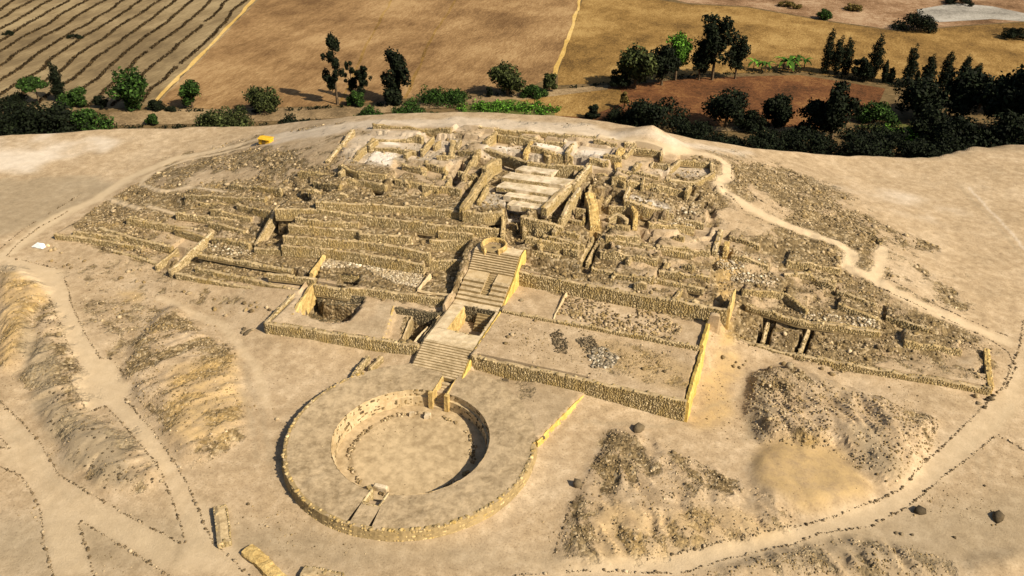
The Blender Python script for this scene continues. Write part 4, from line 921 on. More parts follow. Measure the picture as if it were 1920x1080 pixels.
# low stubs of fallen walls among the summit rubble
stub_px = [(660,345),(690,332),(760,345),(778,318),(820,280),(770,290),(830,300),(700,275),(780,265),(860,275),(1010,285),(1030,296),(1065,300),(1120,300),(1148,300),(1130,330),(1160,340),(1195,315),(1205,345),(1230,360),(1260,365),(1290,360),(1140,375),(1210,405),(1240,415),(1270,450),(1300,420),(1160,425),(1010,430),(1040,440),(1050,470),(1020,460),(1140,480),(1180,490),(1250,500),(1290,505),(1200,540),(1270,560),(1150,520),(1300,570),(840,345),(880,350),(800,365),(590,362),(640,368)]
for i, (px, py) in enumerate(stub_px):
    p = ground(px, py); L = random.uniform(1.6, 4.2); al = random.choice([0, 0, 1.57, 1.4]) + random.gauss(0, .12); dx, dy = math.cos(al) * L / 2, math.sin(al) * L / 2; z1 = p[2] + random.uniform(.5, 1.3)
    sr = 'rear rooms of the summit' if py < 310 and px > 850 else 'left part of the summit' if px < 950 else 'right summit' if py < 425 else 'terraces right of the stairway head'
    o = wall('one of the broken low wall stubs in the ' + sr, [(p[0] - dx, p[1] - dy, z1 - .3), (p[0] + dx * .1, p[1] + dy * .1, z1), (p[0] + dx, p[1] + dy, z1 - random.uniform(0, .5))], z1 - p[2] + .5, random.uniform(.5, 1.), True, random.choice(['mortar', 'clay', 'mortar']), sz=.36, rag=.35, name='wall_stub', group='broken wall stubs in the ' + sr); later(o, 'the broken low wall stubs in the ' + sr, p[0])
# fallen blocks at the near edge
def mblock(pts, h, label, mat, sz, z=0.):
    return wall(label, [at(*p, z + h) for p in pts], h, pts and 1.7, True, mat, sz=sz, rag=.12, name='wall_fragment', cat='wall fragment', group='wall fragments at the near edge')
mblock([(412,948),(420,1016)], .9, 'upright-running grey and ochre masonry block beside the stone path edging', 'mortar', .4)
mblock([(462,1026),(490,1048),(520,1079),(540,1100)], .8, 'long smooth ochre clay block at the near edge of the plain', 'ochre', None)
mblock([(566,1070),(640,1082)], .8, 'rough ochre masonry block cut off by the near edge, right of the smooth one', 'mortar', .4)

# ------------------------------------------------------------------ rubble
def scatter(n, poly=None, key='rock', thr=.3, full=False):
    if poly is not None:
        P = np.array(poly if len(poly[0]) == 3 else gl(poly)); a, b_ = P[:, :2].min(0), P[:, :2].max(0)
    else: a, b_ = np.array([-110, 10]), np.array([95, 118])
    q = rng.uniform(a, b_, (n, 2))
    ok = np.ones(n, bool)
    if poly is not None: ok &= inpoly(P, q[:, 0], q[:, 1])
    if key: ok &= blin(GX, GY, M[key], q[:, 0], q[:, 1]) > thr + rng.random(n) * .4
    ok &= blin(GX, GY, M['path'], q[:, 0], q[:, 1]) < .25
    ok &= ~((q[:, 0] > -7.9) & (q[:, 0] < 1.9) & (q[:, 1] > 16) & (q[:, 1] < 47))
    q = q[ok]
    if full: return q
    cl = fbm(q[:, 0], q[:, 1], 5, 3, 61)
    return q[cl > rng.random(len(q)) * .5 + .22]
def slope_ok(q, mx=1.1):
    e = .5; g = np.hypot(hz(q[:, 0] + e, q[:, 1]) - hz(q[:, 0] - e, q[:, 1]), hz(q[:, 0], q[:, 1] + e) - hz(q[:, 0], q[:, 1] - e)) / (2 * e)
    return q[g < mx]
q = slope_ok(scatter(95000, thr=.25)); tag(rocks('rubble', q, np.clip(rng.lognormal(-2.0, .55, len(q)), .06, .6), MT['rubble']), 'loose brown rubble strewn over the slopes of the pyramid', 'rubble')
for lab, poly, n, s0, s1, mt, key in [
 ('pale stones spilled at the foot of the stacked terraces', [(670,492),(690,492),(790,515),(800,525),(785,540),(740,530),(700,512)], 2600, .1, .34, 'white_rubble', None),
 ('white stones heaped in a row under the lowest stacked terrace', [(598,492),(615,484),(680,492),(672,502),(604,503)], 700, .15, .45, 'white_rubble', None),
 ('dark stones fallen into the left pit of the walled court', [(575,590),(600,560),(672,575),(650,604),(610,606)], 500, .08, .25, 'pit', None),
 ('grey brown rubble filling the rear strip of the right platform', [(1045,588),(1062,556),(1190,574),(1280,612),(1265,645),(1200,636),(1100,606)], 1900, .12, .42, 'rubble', None),
 ('small dark stone heap on the right platform, left one', [(1032,625),(1050,618),(1066,640),(1062,664),(1040,660)], 620, .1, .3, 'dark_rubble', None),
 ('dark stone heap in the middle of the right platform', [(1078,636),(1110,630),(1122,652),(1100,664)], 620, .1, .32, 'dark_rubble', None),
 ('pale stone heap joined to the dark one on the right platform', [(1102,656),(1130,650),(1160,668),(1150,690),(1108,690)], 420, .16, .45, 'heap_stone', None),
 ('faint thin spread of stones at the right of the platform', [(1180,665),(1240,670),(1252,690),(1190,690)], 220, .08, .22, 'rubble', None),
 ('dense rubble on the left-centre earth heap of the plain', HEAP[0][0], 3800, .07, .26, 'rubble', None),
 ('rubble on the large heap at the right of the plain', HEAP[1][0], 4200, .07, .28, 'rubble', None),
 ('rubble on the rough ground in front of the right platform', HEAP[3][0], 4200, .06, .24, 'rubble', None),
 ('dark rubble bank beside the lower left track', HEAP[7][0], 3600, .07, .28, 'dark_rubble', None),
 ('rubble on the outcrop at the left edge of the plain', HEAP[6][0], 900, .07, .24, 'rubble', None),
 ('rubble on the rough ground below the right road', HEAP[4][0], 2600, .06, .24, 'rubble', None),
 ('pale stones spread over the middle of the right flank', [(1340,460),(1460,500),(1480,540),(1380,530),(1345,500)], 1500, .12, .38, 'white_rubble', None),
 ('stones strewn along the second step of the right flank', [(1500,585),(1640,600),(1660,625),(1600,630),(1510,615)], 900, .12, .42, 'white_rubble', None),
 ('tumbled masonry stones right of the white ledge on the summit', [(1250,392),(1300,380),(1320,420),(1270,440)], 700, .15, .45, 'white_rubble', None),
 ('rubble bank under the long low wall of the left terraces', [(380,478),(550,506),(545,520),(370,492)], 900, .1, .34, 'rubble', None),
 ('pale stones on the earth behind the left terrace rim', [(380,450),(470,462),(470,482),(400,474)], 420, .12, .4, 'white_rubble', None),
 ('scattered stones lining the grey slope of the left flank', [(160,420),(330,440),(300,480),(130,455)], 700, .1, .36, 'rubble', None),
 ]:
    q = scatter(n, poly, key, full='left pit' in lab or 'heap' in lab and 'platform' in lab or 'white stones' in lab or 'spilled' in lab); q = q[rng.random(len(q)) < .85]; q = q if len(q) else np.array([[0, 0]])
    tag(rocks('rubble', q, rng.uniform(s0, s1, len(q)) ** 1.15, MT[mt]), lab, 'rubble')
q = np.c_[rng.uniform(2.5, 36, 1500), rng.uniform(20.2, 33, 1500)]; q = q[fbm(q[:, 0], q[:, 1], 5, 3, 4) > .35 + .3 * rng.random(len(q))]; tag(rocks('gravel', q, np.clip(rng.lognormal(-2.7, .5, len(q)), .03, .25), MT['rubble'], flat=.6), 'fine gravel sprinkled over the top of the right platform', 'gravel')
q = np.c_[rng.uniform(-100, 95, 110000), rng.uniform(-42, 60, 110000)]
k_ = blin(GX, GY, M['rock'], q[:, 0], q[:, 1]) + .9 * (fbm(q[:, 0], q[:, 1], 7, 4, 44) - .5); ok = (k_ > rng.random(len(q)) * .55 + .02) & (np.hypot(q[:, 0], q[:, 1]) > RO + .8) & (blin(GX, GY, M['path'], q[:, 0], q[:, 1]) < .3) & ~((q[:, 0] > -36) & (q[:, 0] < 37.4) & (q[:, 1] > 15))
q = slope_ok(q[ok], .9); tag(rocks('gravel', q, np.clip(rng.lognormal(-2.75, .45, len(q)), .03, .2), MT['rubble'], flat=.6), 'fine gravel sprinkled over the sandy plain round the pyramid', 'gravel')
# stone lines edging the tracks
for lab, l in [
 ('long stone edging between the lower left track and the plain', [(-20,735),(0,753),(43,793),(73,827),(110,890),(160,920),(233,963),(337,1017),(348,1018)]),
 ('short stone edging closing the sharp corner of the lower left tracks', [(348,1017),(333,967),(320,927),(307,900)]),
 ('stone edging at the outermost left side of the lower left track', [(0,875),(40,893),(57,917),(77,960),(83,1020),(102,1085)]),
 ('stone edging forming the narrow wedge at the lower left', [(177,1085),(160,1020),(147,983),(153,977),(200,1007),(260,1043),(325,1085)]),
 ('stone edging on the right side of the left footpath', [(13,480),(117,507),(127,537),(133,567),(160,627),(190,673),(207,672),(233,700),(253,733),(233,747),(263,780),(287,807),(317,850),(337,880),(353,913),(370,950),(397,1013),(430,1043),(467,1080)]),
 ('stone edging on the left side of the left footpath', [(90,553),(113,610),(133,660),(153,690),(130,713),(163,773),(197,760),(217,780),(260,830),(293,870),(307,897)]),
 ('stone edging of the track climbing along the left flank', [(13,480),(33,457),(73,427),(127,397)]),
 ('stone edging on the outer side of the far left track', [(0,467),(47,427),(80,408),(150,365)]),
 ('small stone edging corner at the far left edge', [(-5,812),(20,842),(-5,838)]),
 ('stone edging on the mound side of the right road', [(1210,1050),(1280,1035),(1347,1017),(1400,1008),(1467,987),(1570,968),(1640,940),(1690,917),(1730,870),(1800,807),(1843,763),(1880,727),(1912,650),(1919,600)]),
 ('stone edging on the outer side of the right road', [(960,1079),(1100,1070),(1280,1075),(1367,1047),(1480,1023),(1540,1000),(1633,987),(1703,950),(1773,890),(1820,857),(1867,817)]),
 ('stone edging leading away to the right from the road corner', [(1873,817),(1895,830),(1925,848)]),
 ('stone edging at the foot of the right end wall', [(1862,640),(1890,660),(1905,690),(1885,730)]),
 ('stone line at the left edge of the rough ground before the platform', [(1145,812),(1120,860),(1085,925),(1060,975),(1035,1050)]),
 ('upper stone edging of the path on the right flank', [(1372,308),(1372,335),(1420,372),(1500,420),(1600,465)]),
 ('lower stone edging of the path on the right flank', [(1352,350),(1400,400),(1450,422),(1530,455),(1580,482)]),
 ('upper stone edging of the lower path on the right flank', [(1660,520),(1740,565),(1840,610),(1890,630)]),
 ('lower stone edging of the lower path on the right flank', [(1610,520),(1700,562),(1790,605),(1870,645)]),
 ]:
    P = np.array(gl(l))[:, :2]; seg = np.hypot(*np.diff(P, axis=0).T); s = np.append(0, np.cumsum(seg)); n = int(s[-1] / .15)
    u = np.sort(rng.uniform(0, s[-1], n)); pts = np.c_[np.interp(u, s, P[:, 0]), np.interp(u, s, P[:, 1])] + rng.normal(0, .09, (n, 2))
    gp = fbm(u, u * 0 + s[-1], 2.2, 2, 31) > .24; pts = pts[gp]; n = len(pts)
    tag(rocks('stone_edging', pts, np.clip(rng.lognormal(-2.42, .45, n), .04, .3), MT['edge'], flat=.8), lab, 'stone edging', 'stone lines edging the tracks')
# single stones
def rock(px, py, s, mt, label, group=None, name='rock'):
    p = ground(px, py); o = rocks(name, [p[:2]], s, MT[mt], kind=None, flat=.75); return tag(o, label, 'rock', group)
rock(1870, 970, 1.05, 'dark_rubble', 'big dark boulder alone on the sand at the lower right'); rock(1723, 959, .75, 'dark_rubble', 'medium dark boulder just below the right road edging')
rock(1082, 910, .8, 'dark_rubble', 'dark flat rock left of the rough ground before the platform'); rock(1480, 688, .8, 'white_rubble', 'large whitish rock before the long low wall of the right flank')
rock(1018, 822, .45, 'dark_rubble', 'small dark rock against the right outer wall of the round court'); rock(1197, 806, 1.0, 'dark_rubble', 'dark rough rock at the tip of the rough ground before the platform')
rock(1160, 464, .6, 'white_rubble', 'white rock lying on the crumbling wall right of the dark crack'); rock(1227, 529, .6, 'white_rubble', 'white rock on the lower crumbling wall of the right terraces')
rock(519, 786, .4, 'rubble', 'lone small stone on the bare sand left of the round court'); rock(466, 946, .3, 'dark_rubble', 'lone dark pebble on the sand near the grey masonry block')
rock(977, 564, .5, 'white_rubble', 'single white rock in the left end of the platform rear strip'); rock(1830, 744, .7, 'rubble', 'brown rock near the right road, beyond the foot of the right flank')
rock(303, 902, .35, 'white_rubble', 'small white marker stone at the corner of the left footpath edging'); rock(337, 876, .3, 'white_rubble', 'small white marker stone on the right edging of the left footpath')
rock(190, 570, .5, 'rubble', 'low brown stone right of the left footpath')
for grp, pts, s0, s1, mt in [
 ('small stones scattered on the sand below the long left terrace wall', [(150,485),(158,490),(128,497),(133,503),(120,500),(97,490),(240,510),(250,507),(262,505),(226,522),(256,528),(270,530),(345,548),(355,550),(378,553),(402,562),(429,568),(402,581),(423,592),(458,570),(470,573),(482,576),(460,582),(472,584),(480,568),(506,582),(500,577)], .3, .55, 'rubble'),
 ('dark stones clustered left of the front corner of the left court', [(458,618),(466,622),(474,619),(462,626),(455,624)], .35, .5, 'dark_rubble'),
 ('stones lying near the pale tarp at the far left', [(96,470),(103,468),(90,462),(115,474)], .35, .6, 'rubble'),
 ('stones scattered in front of the left end of the right low wall', [(1355,670),(1380,680),(1386,690),(1395,685),(1400,678),(1376,688),(1445,690),(1470,683),(1500,695),(1540,692),(1560,702),(1580,698)], .3, .6, 'rubble'),
 ('stones gathered at the end of the right road edging', [(1835,757),(1845,765),(1850,750),(1858,748),(1862,742)], .35, .6, 'dark_rubble'),
 ('small stones on the sand of the lower right corner', [(1680,1000),(1690,1002),(1710,1003),(1735,922),(1846,911),(1790,1008)], .2, .35, 'dark_rubble'),
 ('few small stones on the smooth part of the right platform', [(952,632),(960,628),(948,644),(1258,660),(1140,616),(1003,602)], .22, .4, 'rubble'),
 ]:
    for px, py in pts: later(rock(px, py, random.uniform(s0, s1), mt, 'one of the ' + grp, grp), 'the ' + grp, px)

for wh in {s[1] for s in SORT}:
    mem = sorted([s for s in SORT if s[1] == wh], key=lambda s: s[2]); side = ' from the back of ' if 'ledge' in wh or 'rear rooms' in wh and 'stub' not in wh else ' from the left of '
    for i, s in enumerate(mem): s[0]['label'] = ' '.join((ORD[i] + side + wh).split()[:16])
# ------------------------------------------------------------------ things people left
bark_dark = plain_mat('dark_canvas', (.12, .075, .02), (.2, .13, .04), 2)
p = ground(500, 268); x, y_, z_ = p; sh = empty('shelter', 'small bright yellow box-shaped canvas shelter on the left shoulder of the pyramid', 'shelter')
yel = plain_mat('yellow_canvas', (.5, .28, .015), (.72, .45, .04), 2)
mb = MB(); mb.box((x - .5, y_ - 1.12, z_ - .1), (x + .4, y_ - 1.02, z_ + 1.0), .02); mb.build('door', bark_dark, sh); bl = plain_mat('white_cloth', (.6, .66, .68), (.82, .86, .88), 2)
mb = MB(); x, y_, z_ = p[0], p[1], p[2]
mb.box((x - 1.5, y_ - 1.0, z_ - .2), (x + 1.5, y_ + 1.0, z_ + 1.3), .1); mb.build('body', yel, sh)
mb = MB(); mb.add([(x - 1.65, y_ - 1.3, z_ + 1.3), (x + 1.65, y_ - 1.3, z_ + 1.25), (x + 1.65, y_ + 1.3, z_ + 1.3), (x - 1.65, y_ + 1.3, z_ + 1.3), (x - 1.6, y_, z_ + 1.65), (x + 1.6, y_, z_ + 1.6)], [(0,1,5,4),(2,3,4,5),(0,4,3),(1,2,5),(3,2,1,0)]); mb.build('roof', yel, sh)
p = ground(75, 462); x, y_, z_ = p; tp = MB(); n = 7
V = [(x - 1.5 + 3 * i / n, y_ - .8 + 1.6 * j / n, z_ + .05 + .75 * min(1, 3 * min(i / n, 1 - i / n, j / n, 1 - j / n)) + random.uniform(-.06, .06)) for j in range(n + 1) for i in range(n + 1)]
F = [(j * (n + 1) + i, j * (n + 1) + i + 1, (j + 1) * (n + 1) + i + 1, (j + 1) * (n + 1) + i) for j in range(n) for i in range(n)]
tp.add(V, F); tag(tp.build('tarp', bl, None), 'bluish white tarp spread over a low pile at the far left', 'tarp')

# ------------------------------------------------------------------ the valley: fields and tracks
def field(name, pts, mat, dz, label=None):
    P = [at(a, b_, ZV) for a, b_ in pts]; me_ = [(q[0], q[1], ZV + dz) for q in P]
    o = mesh(name, me_, [tuple(range(len(me_)))[::-1]], mat)
    if o.data.polygons[0].normal.z < 0: o.data.flip_normals()
    return tag(o, label, None, None, 'structure')
def strip(l, w_, mat, dz):
    P = resample([tuple(at(a, b_, ZV)) for a, b_ in l], 9.); tn = np.gradient(P[:, :2], axis=0); tn /= np.linalg.norm(tn, axis=1)[:, None]; nn = np.c_[-tn[:, 1], tn[:, 0]]; n = len(P)
    off = rng.normal(0, .25, n)[:, None]; ww = w_ * rng.uniform(.55, 1.35, n)[:, None]
    V = np.concatenate([np.c_[P[:, :2] + nn * (off + ww / 2), np.full(n, ZV + dz)], np.c_[P[:, :2] + nn * (off - ww / 2), np.full(n, ZV + dz)]])
    return tag(mesh('dirt_strip', V, [(i, n + i, n + i + 1, i + 1) for i in range(n - 1)], mat), None, None, None, 'structure')
def field_mat(name, cols, s=.25, s2=1.4, stretch=None):
    m, n, b = nodes_mat(name)
    tc = N(n, 'ShaderNodeTexCoord').outputs['Object']
    if stretch:
        mp = N(n, 'ShaderNodeMapping'); mp.inputs['Rotation'].default_value = (0, 0, stretch[0]); mp.inputs['Scale'].default_value = (1, stretch[1], 1); n.links.new(tc, mp.inputs[0]); tv = mp.outputs[0]
    else: tv = tc
    a = noise(n, s * .12, 4, .6, tc).outputs['Fac']; f = noise(n, s2, 6, .75, tv).outputs['Fac']; g = noise(n, s, 5, .7, tv).outputs['Fac']
    k = math_(n, 'ADD', math_(n, 'MULTIPLY', a, .4), math_(n, 'ADD', math_(n, 'MULTIPLY', f, .35), math_(n, 'MULTIPLY', g, .25)))
    n.links.new(ramp(n, k, [(.41, cols[0]), (.5, cols[1]), (.585, cols[2])]).outputs[0], b.inputs['Base Color']); bump(n, b, f, .3, .8); return m
fm = dict(brown=field_mat('stubble_soil', ((.13,.073,.03),(.255,.155,.068),(.38,.255,.125)), stretch=(.55, .25)), gold=field_mat('dry_grass', ((.1,.058,.017),(.235,.14,.042),(.37,.245,.09)), stretch=(.2, .5)),
          row=field_mat('furrow_soil', ((.13,.095,.05),(.215,.16,.085),(.32,.25,.14)), stretch=(1., .2)), red=field_mat('red_earth', ((.05,.024,.01),(.14,.058,.022),(.24,.125,.045)), .5),
          dirt=field_mat('track_dirt', ((.12,.085,.045),(.26,.185,.1),(.4,.3,.175))), straw=field_mat('straw_strip', ((.42,.27,.07),(.56,.38,.12),(.66,.48,.2))), scrub=field_mat('scrub_ground', ((.1,.055,.025),(.25,.15,.08),(.42,.3,.19)), .4),
          grey=field_mat('grey_gravel', ((.16,.15,.13),(.3,.285,.25),(.42,.4,.36)), .6), green=field_mat('reed_ground', ((.04,.05,.012),(.1,.11,.03),(.2,.18,.06))))
field('furrowed_field', [(-700,-40),(505,-40),(488,-8),(287,196),(200,205),(-100,225),(-500,240)], fm['row'], .04)
field('field', [(505,-40),(1098,-40),(1088,0),(1042,140),(1000,160),(870,172),(640,198),(400,205),(290,197),(488,-8)], fm['brown'], .04)
field('field', [(1105,-40),(1200,-5),(1290,8),(1400,14),(1560,42),(1690,60),(1800,50),(1920,42),(2300,30),(2300,190),(1920,150),(1660,157),(1500,134),(1300,140),(1150,155),(1046,160),(1046,138),(1092,0)], fm['gold'], .044)
field('scrub_ground', [(1105,-40),(2300,-40),(2300,28),(1920,40),(1800,48),(1690,58),(1560,40),(1400,12),(1290,6)], fm['scrub'], .04)
field('gravel_bank', [(1720,18),(1790,6),(1860,12),(1925,26),(1940,42),(1860,36),(1760,42),(1722,34)], fm['grey'], .09)
strip([(1091,-14),(1082,20),(1074,45),(1064,75),(1054,105),(1046,122),(1042,140)], 1.5, fm['straw'], .09)
strip([(486,-12),(430,48),(380,100),(330,150),(290,192)], 1.6, fm['straw'], .09); strip([(494,-12),(440,44),(390,96),(340,148),(298,192)], .8, fm['dirt'], .09)
for l_ in ([(740,-12),(690,80),(640,190)], [(860,-12),(800,90),(760,185)]): strip(l_, 1.0, fm['gold'], .07)
field('field', [(900,188),(1100,168),(1300,146),(1500,141),(1660,166),(1640,212),(1560,240),(1400,240),(1240,232),(1050,222),(940,215)], fm['red'], .044)
field('field', [(940,190),(1160,166),(1180,190),(1100,220),(960,214)], fm['gold'], .09)
field('dirt_track', [(205,212),(300,206),(640,203),(900,182),(1090,164),(1140,160),(1140,168),(900,198),(760,207),(640,222),(400,232),(205,236)], fm['dirt'], .13)
field('dirt_track', [(1280,238),(1440,238),(1520,242),(1520,250),(1400,246),(1280,246)], fm['dirt'], .13)
field('grass_bank', [(1600,236),(1680,232),(1790,240),(1780,262),(1700,256)], fm['green'], .13)
field('grass_bank', [(860,200),(960,186),(1040,205),(1040,224),(860,222)], fm['green'], .17)

# ------------------------------------------------------------------ trees
def leaf_mat(name, a_, b_, tip=2.6):
    m, n, b = nodes_mat(name, .8)
    t = N(n, 'ShaderNodeAttribute', attribute_name='tint')
    n.links.new(ramp(n, t.outputs['Fac'], [(0, a_), (.7, b_), (1, tuple(min(1, q * tip) for q in b_))]).outputs[0], b.inputs['Base Color'])
    return m
LM = dict(dark=leaf_mat('dark_leaf', (.003, .005, .0025), (.009, .014, .005), 1.8), mid=leaf_mat('green_leaf', (.008, .016, .004), (.025, .055, .009)), bright=leaf_mat('bright_leaf', (.018, .042, .005), (.06, .14, .014)), olive=leaf_mat('olive_leaf', (.012, .016, .005), (.04, .05, .015)), dry=leaf_mat('dry_leaf', (.04, .03, .008), (.12, .09, .025)), crop=leaf_mat('crop_leaf', (.015, .01, .005), (.045, .03, .013)))
bark = plain_mat('bark', (.05, .035, .02), (.14, .1, .06), 2)
def leaves(name, centers, radii, n, s, mat, parent=None, shell=.55):
    """leaf tufts spread through ellipsoidal clumps"""
    c_ = np.asarray(centers, float); r = np.asarray(radii, float); vol = r.prod(1); k = rng.choice(len(c_), n, p=vol / vol.sum())
    d = rng.normal(size=(n, 3)); d /= np.linalg.norm(d, axis=1)[:, None]; u = rng.random(n) ** (1 / 3); u = np.where(rng.random(n) < shell, .7 + .45 * rng.random(n), u) * np.where(rng.random(n) < .12, 1.3, 1)
    P = c_[k] + d * u[:, None] * r[k]
    nn = d + rng.normal(0, .7, (n, 3)); nn /= np.linalg.norm(nn, axis=1)[:, None]
    a = np.cross(nn, rng.normal(size=(n, 3))); a /= np.linalg.norm(a, axis=1)[:, None]; b_ = np.cross(nn, a)
    sz = s * rng.uniform(.6, 1.5, (n, 1)); V = np.stack([P - a * sz, P - b_ * sz * .6, P + a * sz, P + b_ * sz * .6 + nn * sz * .3], 1).reshape(-1, 3)
    return mesh(name, V, np.arange(n * 4).reshape(-1, 4), mat, parent, np.repeat(rng.random(n), 4))
def limb(mb, a, b_, r0, r1, seg=6):
    a = np.asarray(a, float); b_ = np.asarray(b_, float); d = b_ - a; d /= np.linalg.norm(d) + 1e-9
    u = np.cross(d, [.3, 1, .2]); u /= np.linalg.norm(u); v_ = np.cross(d, u); V = []
    for p, r in ((a, r0), (b_, r1)):
        for i in range(seg): t = 6.2832 * i / seg; V.append(p + (u * math.cos(t) + v_ * math.sin(t)) * r)
    mb.add(V, [(i, (i + 1) % seg, seg + (i + 1) % seg, seg + i) for i in range(seg)])
def tree(px, py, hpx, wpx, kind, mat, label, name='tree', group=None, cat='tree', lean=0., dens=1., zb=None):
    g = at(px, py, ZV) if zb is None else ground(px, py)
    dep = (g - CAM) @ _fw; mpp = dep / FOC; Hh = hpx * mpp / .93; Wd = wpx * mpp
    cx, cy, z0 = g; o = empty(name, label, cat, group, (cx, cy, z0)); mb = MB(); cs = []; rs = []
    if kind == 'column':
        limb(mb, (0, 0, -.3), (lean, 0, Hh * .8), Wd * .07, .05)
        for k in range(9):
            f = .1 + .86 * k / 8; w_ = Wd / 2 * (math.sin(math.pi * min(1, f * .85 + .12)) ** .7) * random.uniform(.8, 1.1)
            cs.append((lean * f + random.uniform(-.12, .12) * Wd, random.uniform(-.1, .1) * Wd, Hh * f)); rs.append((w_, w_, Hh * .085))
    elif kind in ('bush', 'hedge'):
        nl = 26 if kind == 'bush' else 44
        for k in range(4): limb(mb, (0, 0, -.3), (random.uniform(-.4, .4) * Wd, random.uniform(-.2, .2) * Wd, Hh * .6), .12, .04)
        for k in range(nl):
            x = random.uniform(-.42, .42) * Wd; e = math.sqrt(max(.12, 1 - (x / (Wd * .5)) ** 2)) if kind == 'bush' else random.uniform(.6, 1)
            r = random.uniform(.1, .23) * min(Wd, Hh * 1.6); top = Hh * e
            cs.append((x, random.uniform(-.3, .3) * min(Wd, 3 * Hh), random.uniform(.2, max(.25, 1 - r * .9 / max(top, .1))) * top)); rs.append((r, r, min(r * .75, Hh * .3)))
    elif kind == 'sparse':
        limb(mb, (0, 0, -.3), (lean, 0, Hh * .55), Wd * .05 + .12, .12); limb(mb, (lean, 0, Hh * .55), (lean * 1.5, 0, Hh * .95), .12, .04)
        for k in range(24):
            f = random.uniform(.3, 1); x = random.gauss(0, .2) * Wd * (1.3 - .7 * f); r = random.uniform(.07, .15) * Wd
            cs.append((lean * f + x, random.gauss(0, .16) * Wd, Hh * f - r * .5)); rs.append((r, r, r * random.uniform(1., 2.)))
            if k % 2 == 0: limb(mb, (lean * f * .8, 0, Hh * (f - .15)), cs[-1], .09, .03)
    elif kind == 'umbrella':
        limb(mb, (0, 0, -.3), (.1, 0, Hh * .6), .22, .15)
        for k in range(15):
            t = random.uniform(0, 6.28); r0 = random.uniform(0, .42) * Wd; r = random.uniform(.12, .19) * Wd
            cs.append((r0 * math.cos(t), r0 * math.sin(t), Hh * (.86 - .25 * (r0 / (.5 * Wd)) ** 2) - r * .2)); rs.append((r, r, r * .45)); limb(mb, (.1, 0, Hh * .55), cs[-1], .09, .03)
    else:  # round crown
        limb(mb, (0, 0, -.3), (0, 0, Hh * .45), .12 + Wd * .035, .1 + Wd * .02)
        for k in range(40):
            d = rng.normal(size=3); d /= np.linalg.norm(d); u = random.uniform(.2, 1.0); r = random.uniform(.07, .19) * Wd
            q = (d[0] * u * Wd * .42, d[1] * u * Wd * .42, Hh * .56 + d[2] * u * Hh * .4); cs.append(q); rs.append((r, r, min(r, Hh * .3)))
            if k % 3 == 0: limb(mb, (0, 0, Hh * .3), q, .12, .04)
    mb.build('trunk', bark, o)
    n = int(dens * min(4200, 700 + 40 * (hpx * wpx) ** .72)); leaves('crown', cs, rs, n, max(.17, min(Hh, Wd) * .03 + .1), LM[mat], o)
    return o
def palm(px, py, hpx, wpx, label, mat='bright', name='banana_plant'):
    g = at(px, py, ZV); mpp = ((g - CAM) @ _fw) / FOC; Hh = hpx * mpp; Wd = wpx * mpp; o = empty(name, label, 'plant', None, tuple(g)); mb = MB(); lf = MB()
    for s_ in range(max(2, int(wpx / 11))):
        bx, by = random.uniform(-.35, .35) * Wd, random.uniform(-.2, .2) * Wd; h = Hh * random.uniform(.4, .6); mb = MB(); limb(mb, (bx, by, -.3), (bx, by, h), .25, .15); mb.build('stem', bark, o)
        for k in range(8):
            t = 6.28 * k / 8 + random.random(); L = Hh * random.uniform(.35, .6); up = random.uniform(.4, 1.1); V = []
            for q in range(5):
                f = q / 4; r = L * f; z = h + L * (up * f - 1.0 * f * f); w_ = .32 * math.sin(math.pi * (.12 + .8 * f)) * L * .5
                V += [(bx + r * math.cos(t) - w_ * math.sin(t), by + r * math.sin(t) + w_ * math.cos(t), z), (bx + r * math.cos(t) + w_ * math.sin(t), by + r * math.sin(t) - w_ * math.cos(t), z - .05)]
            lf.add(V, [(2 * q, 2 * q + 1, 2 * q + 3, 2 * q + 2) for q in range(4)], random.random())
    lf.build('foliage', LM[mat], o); return o
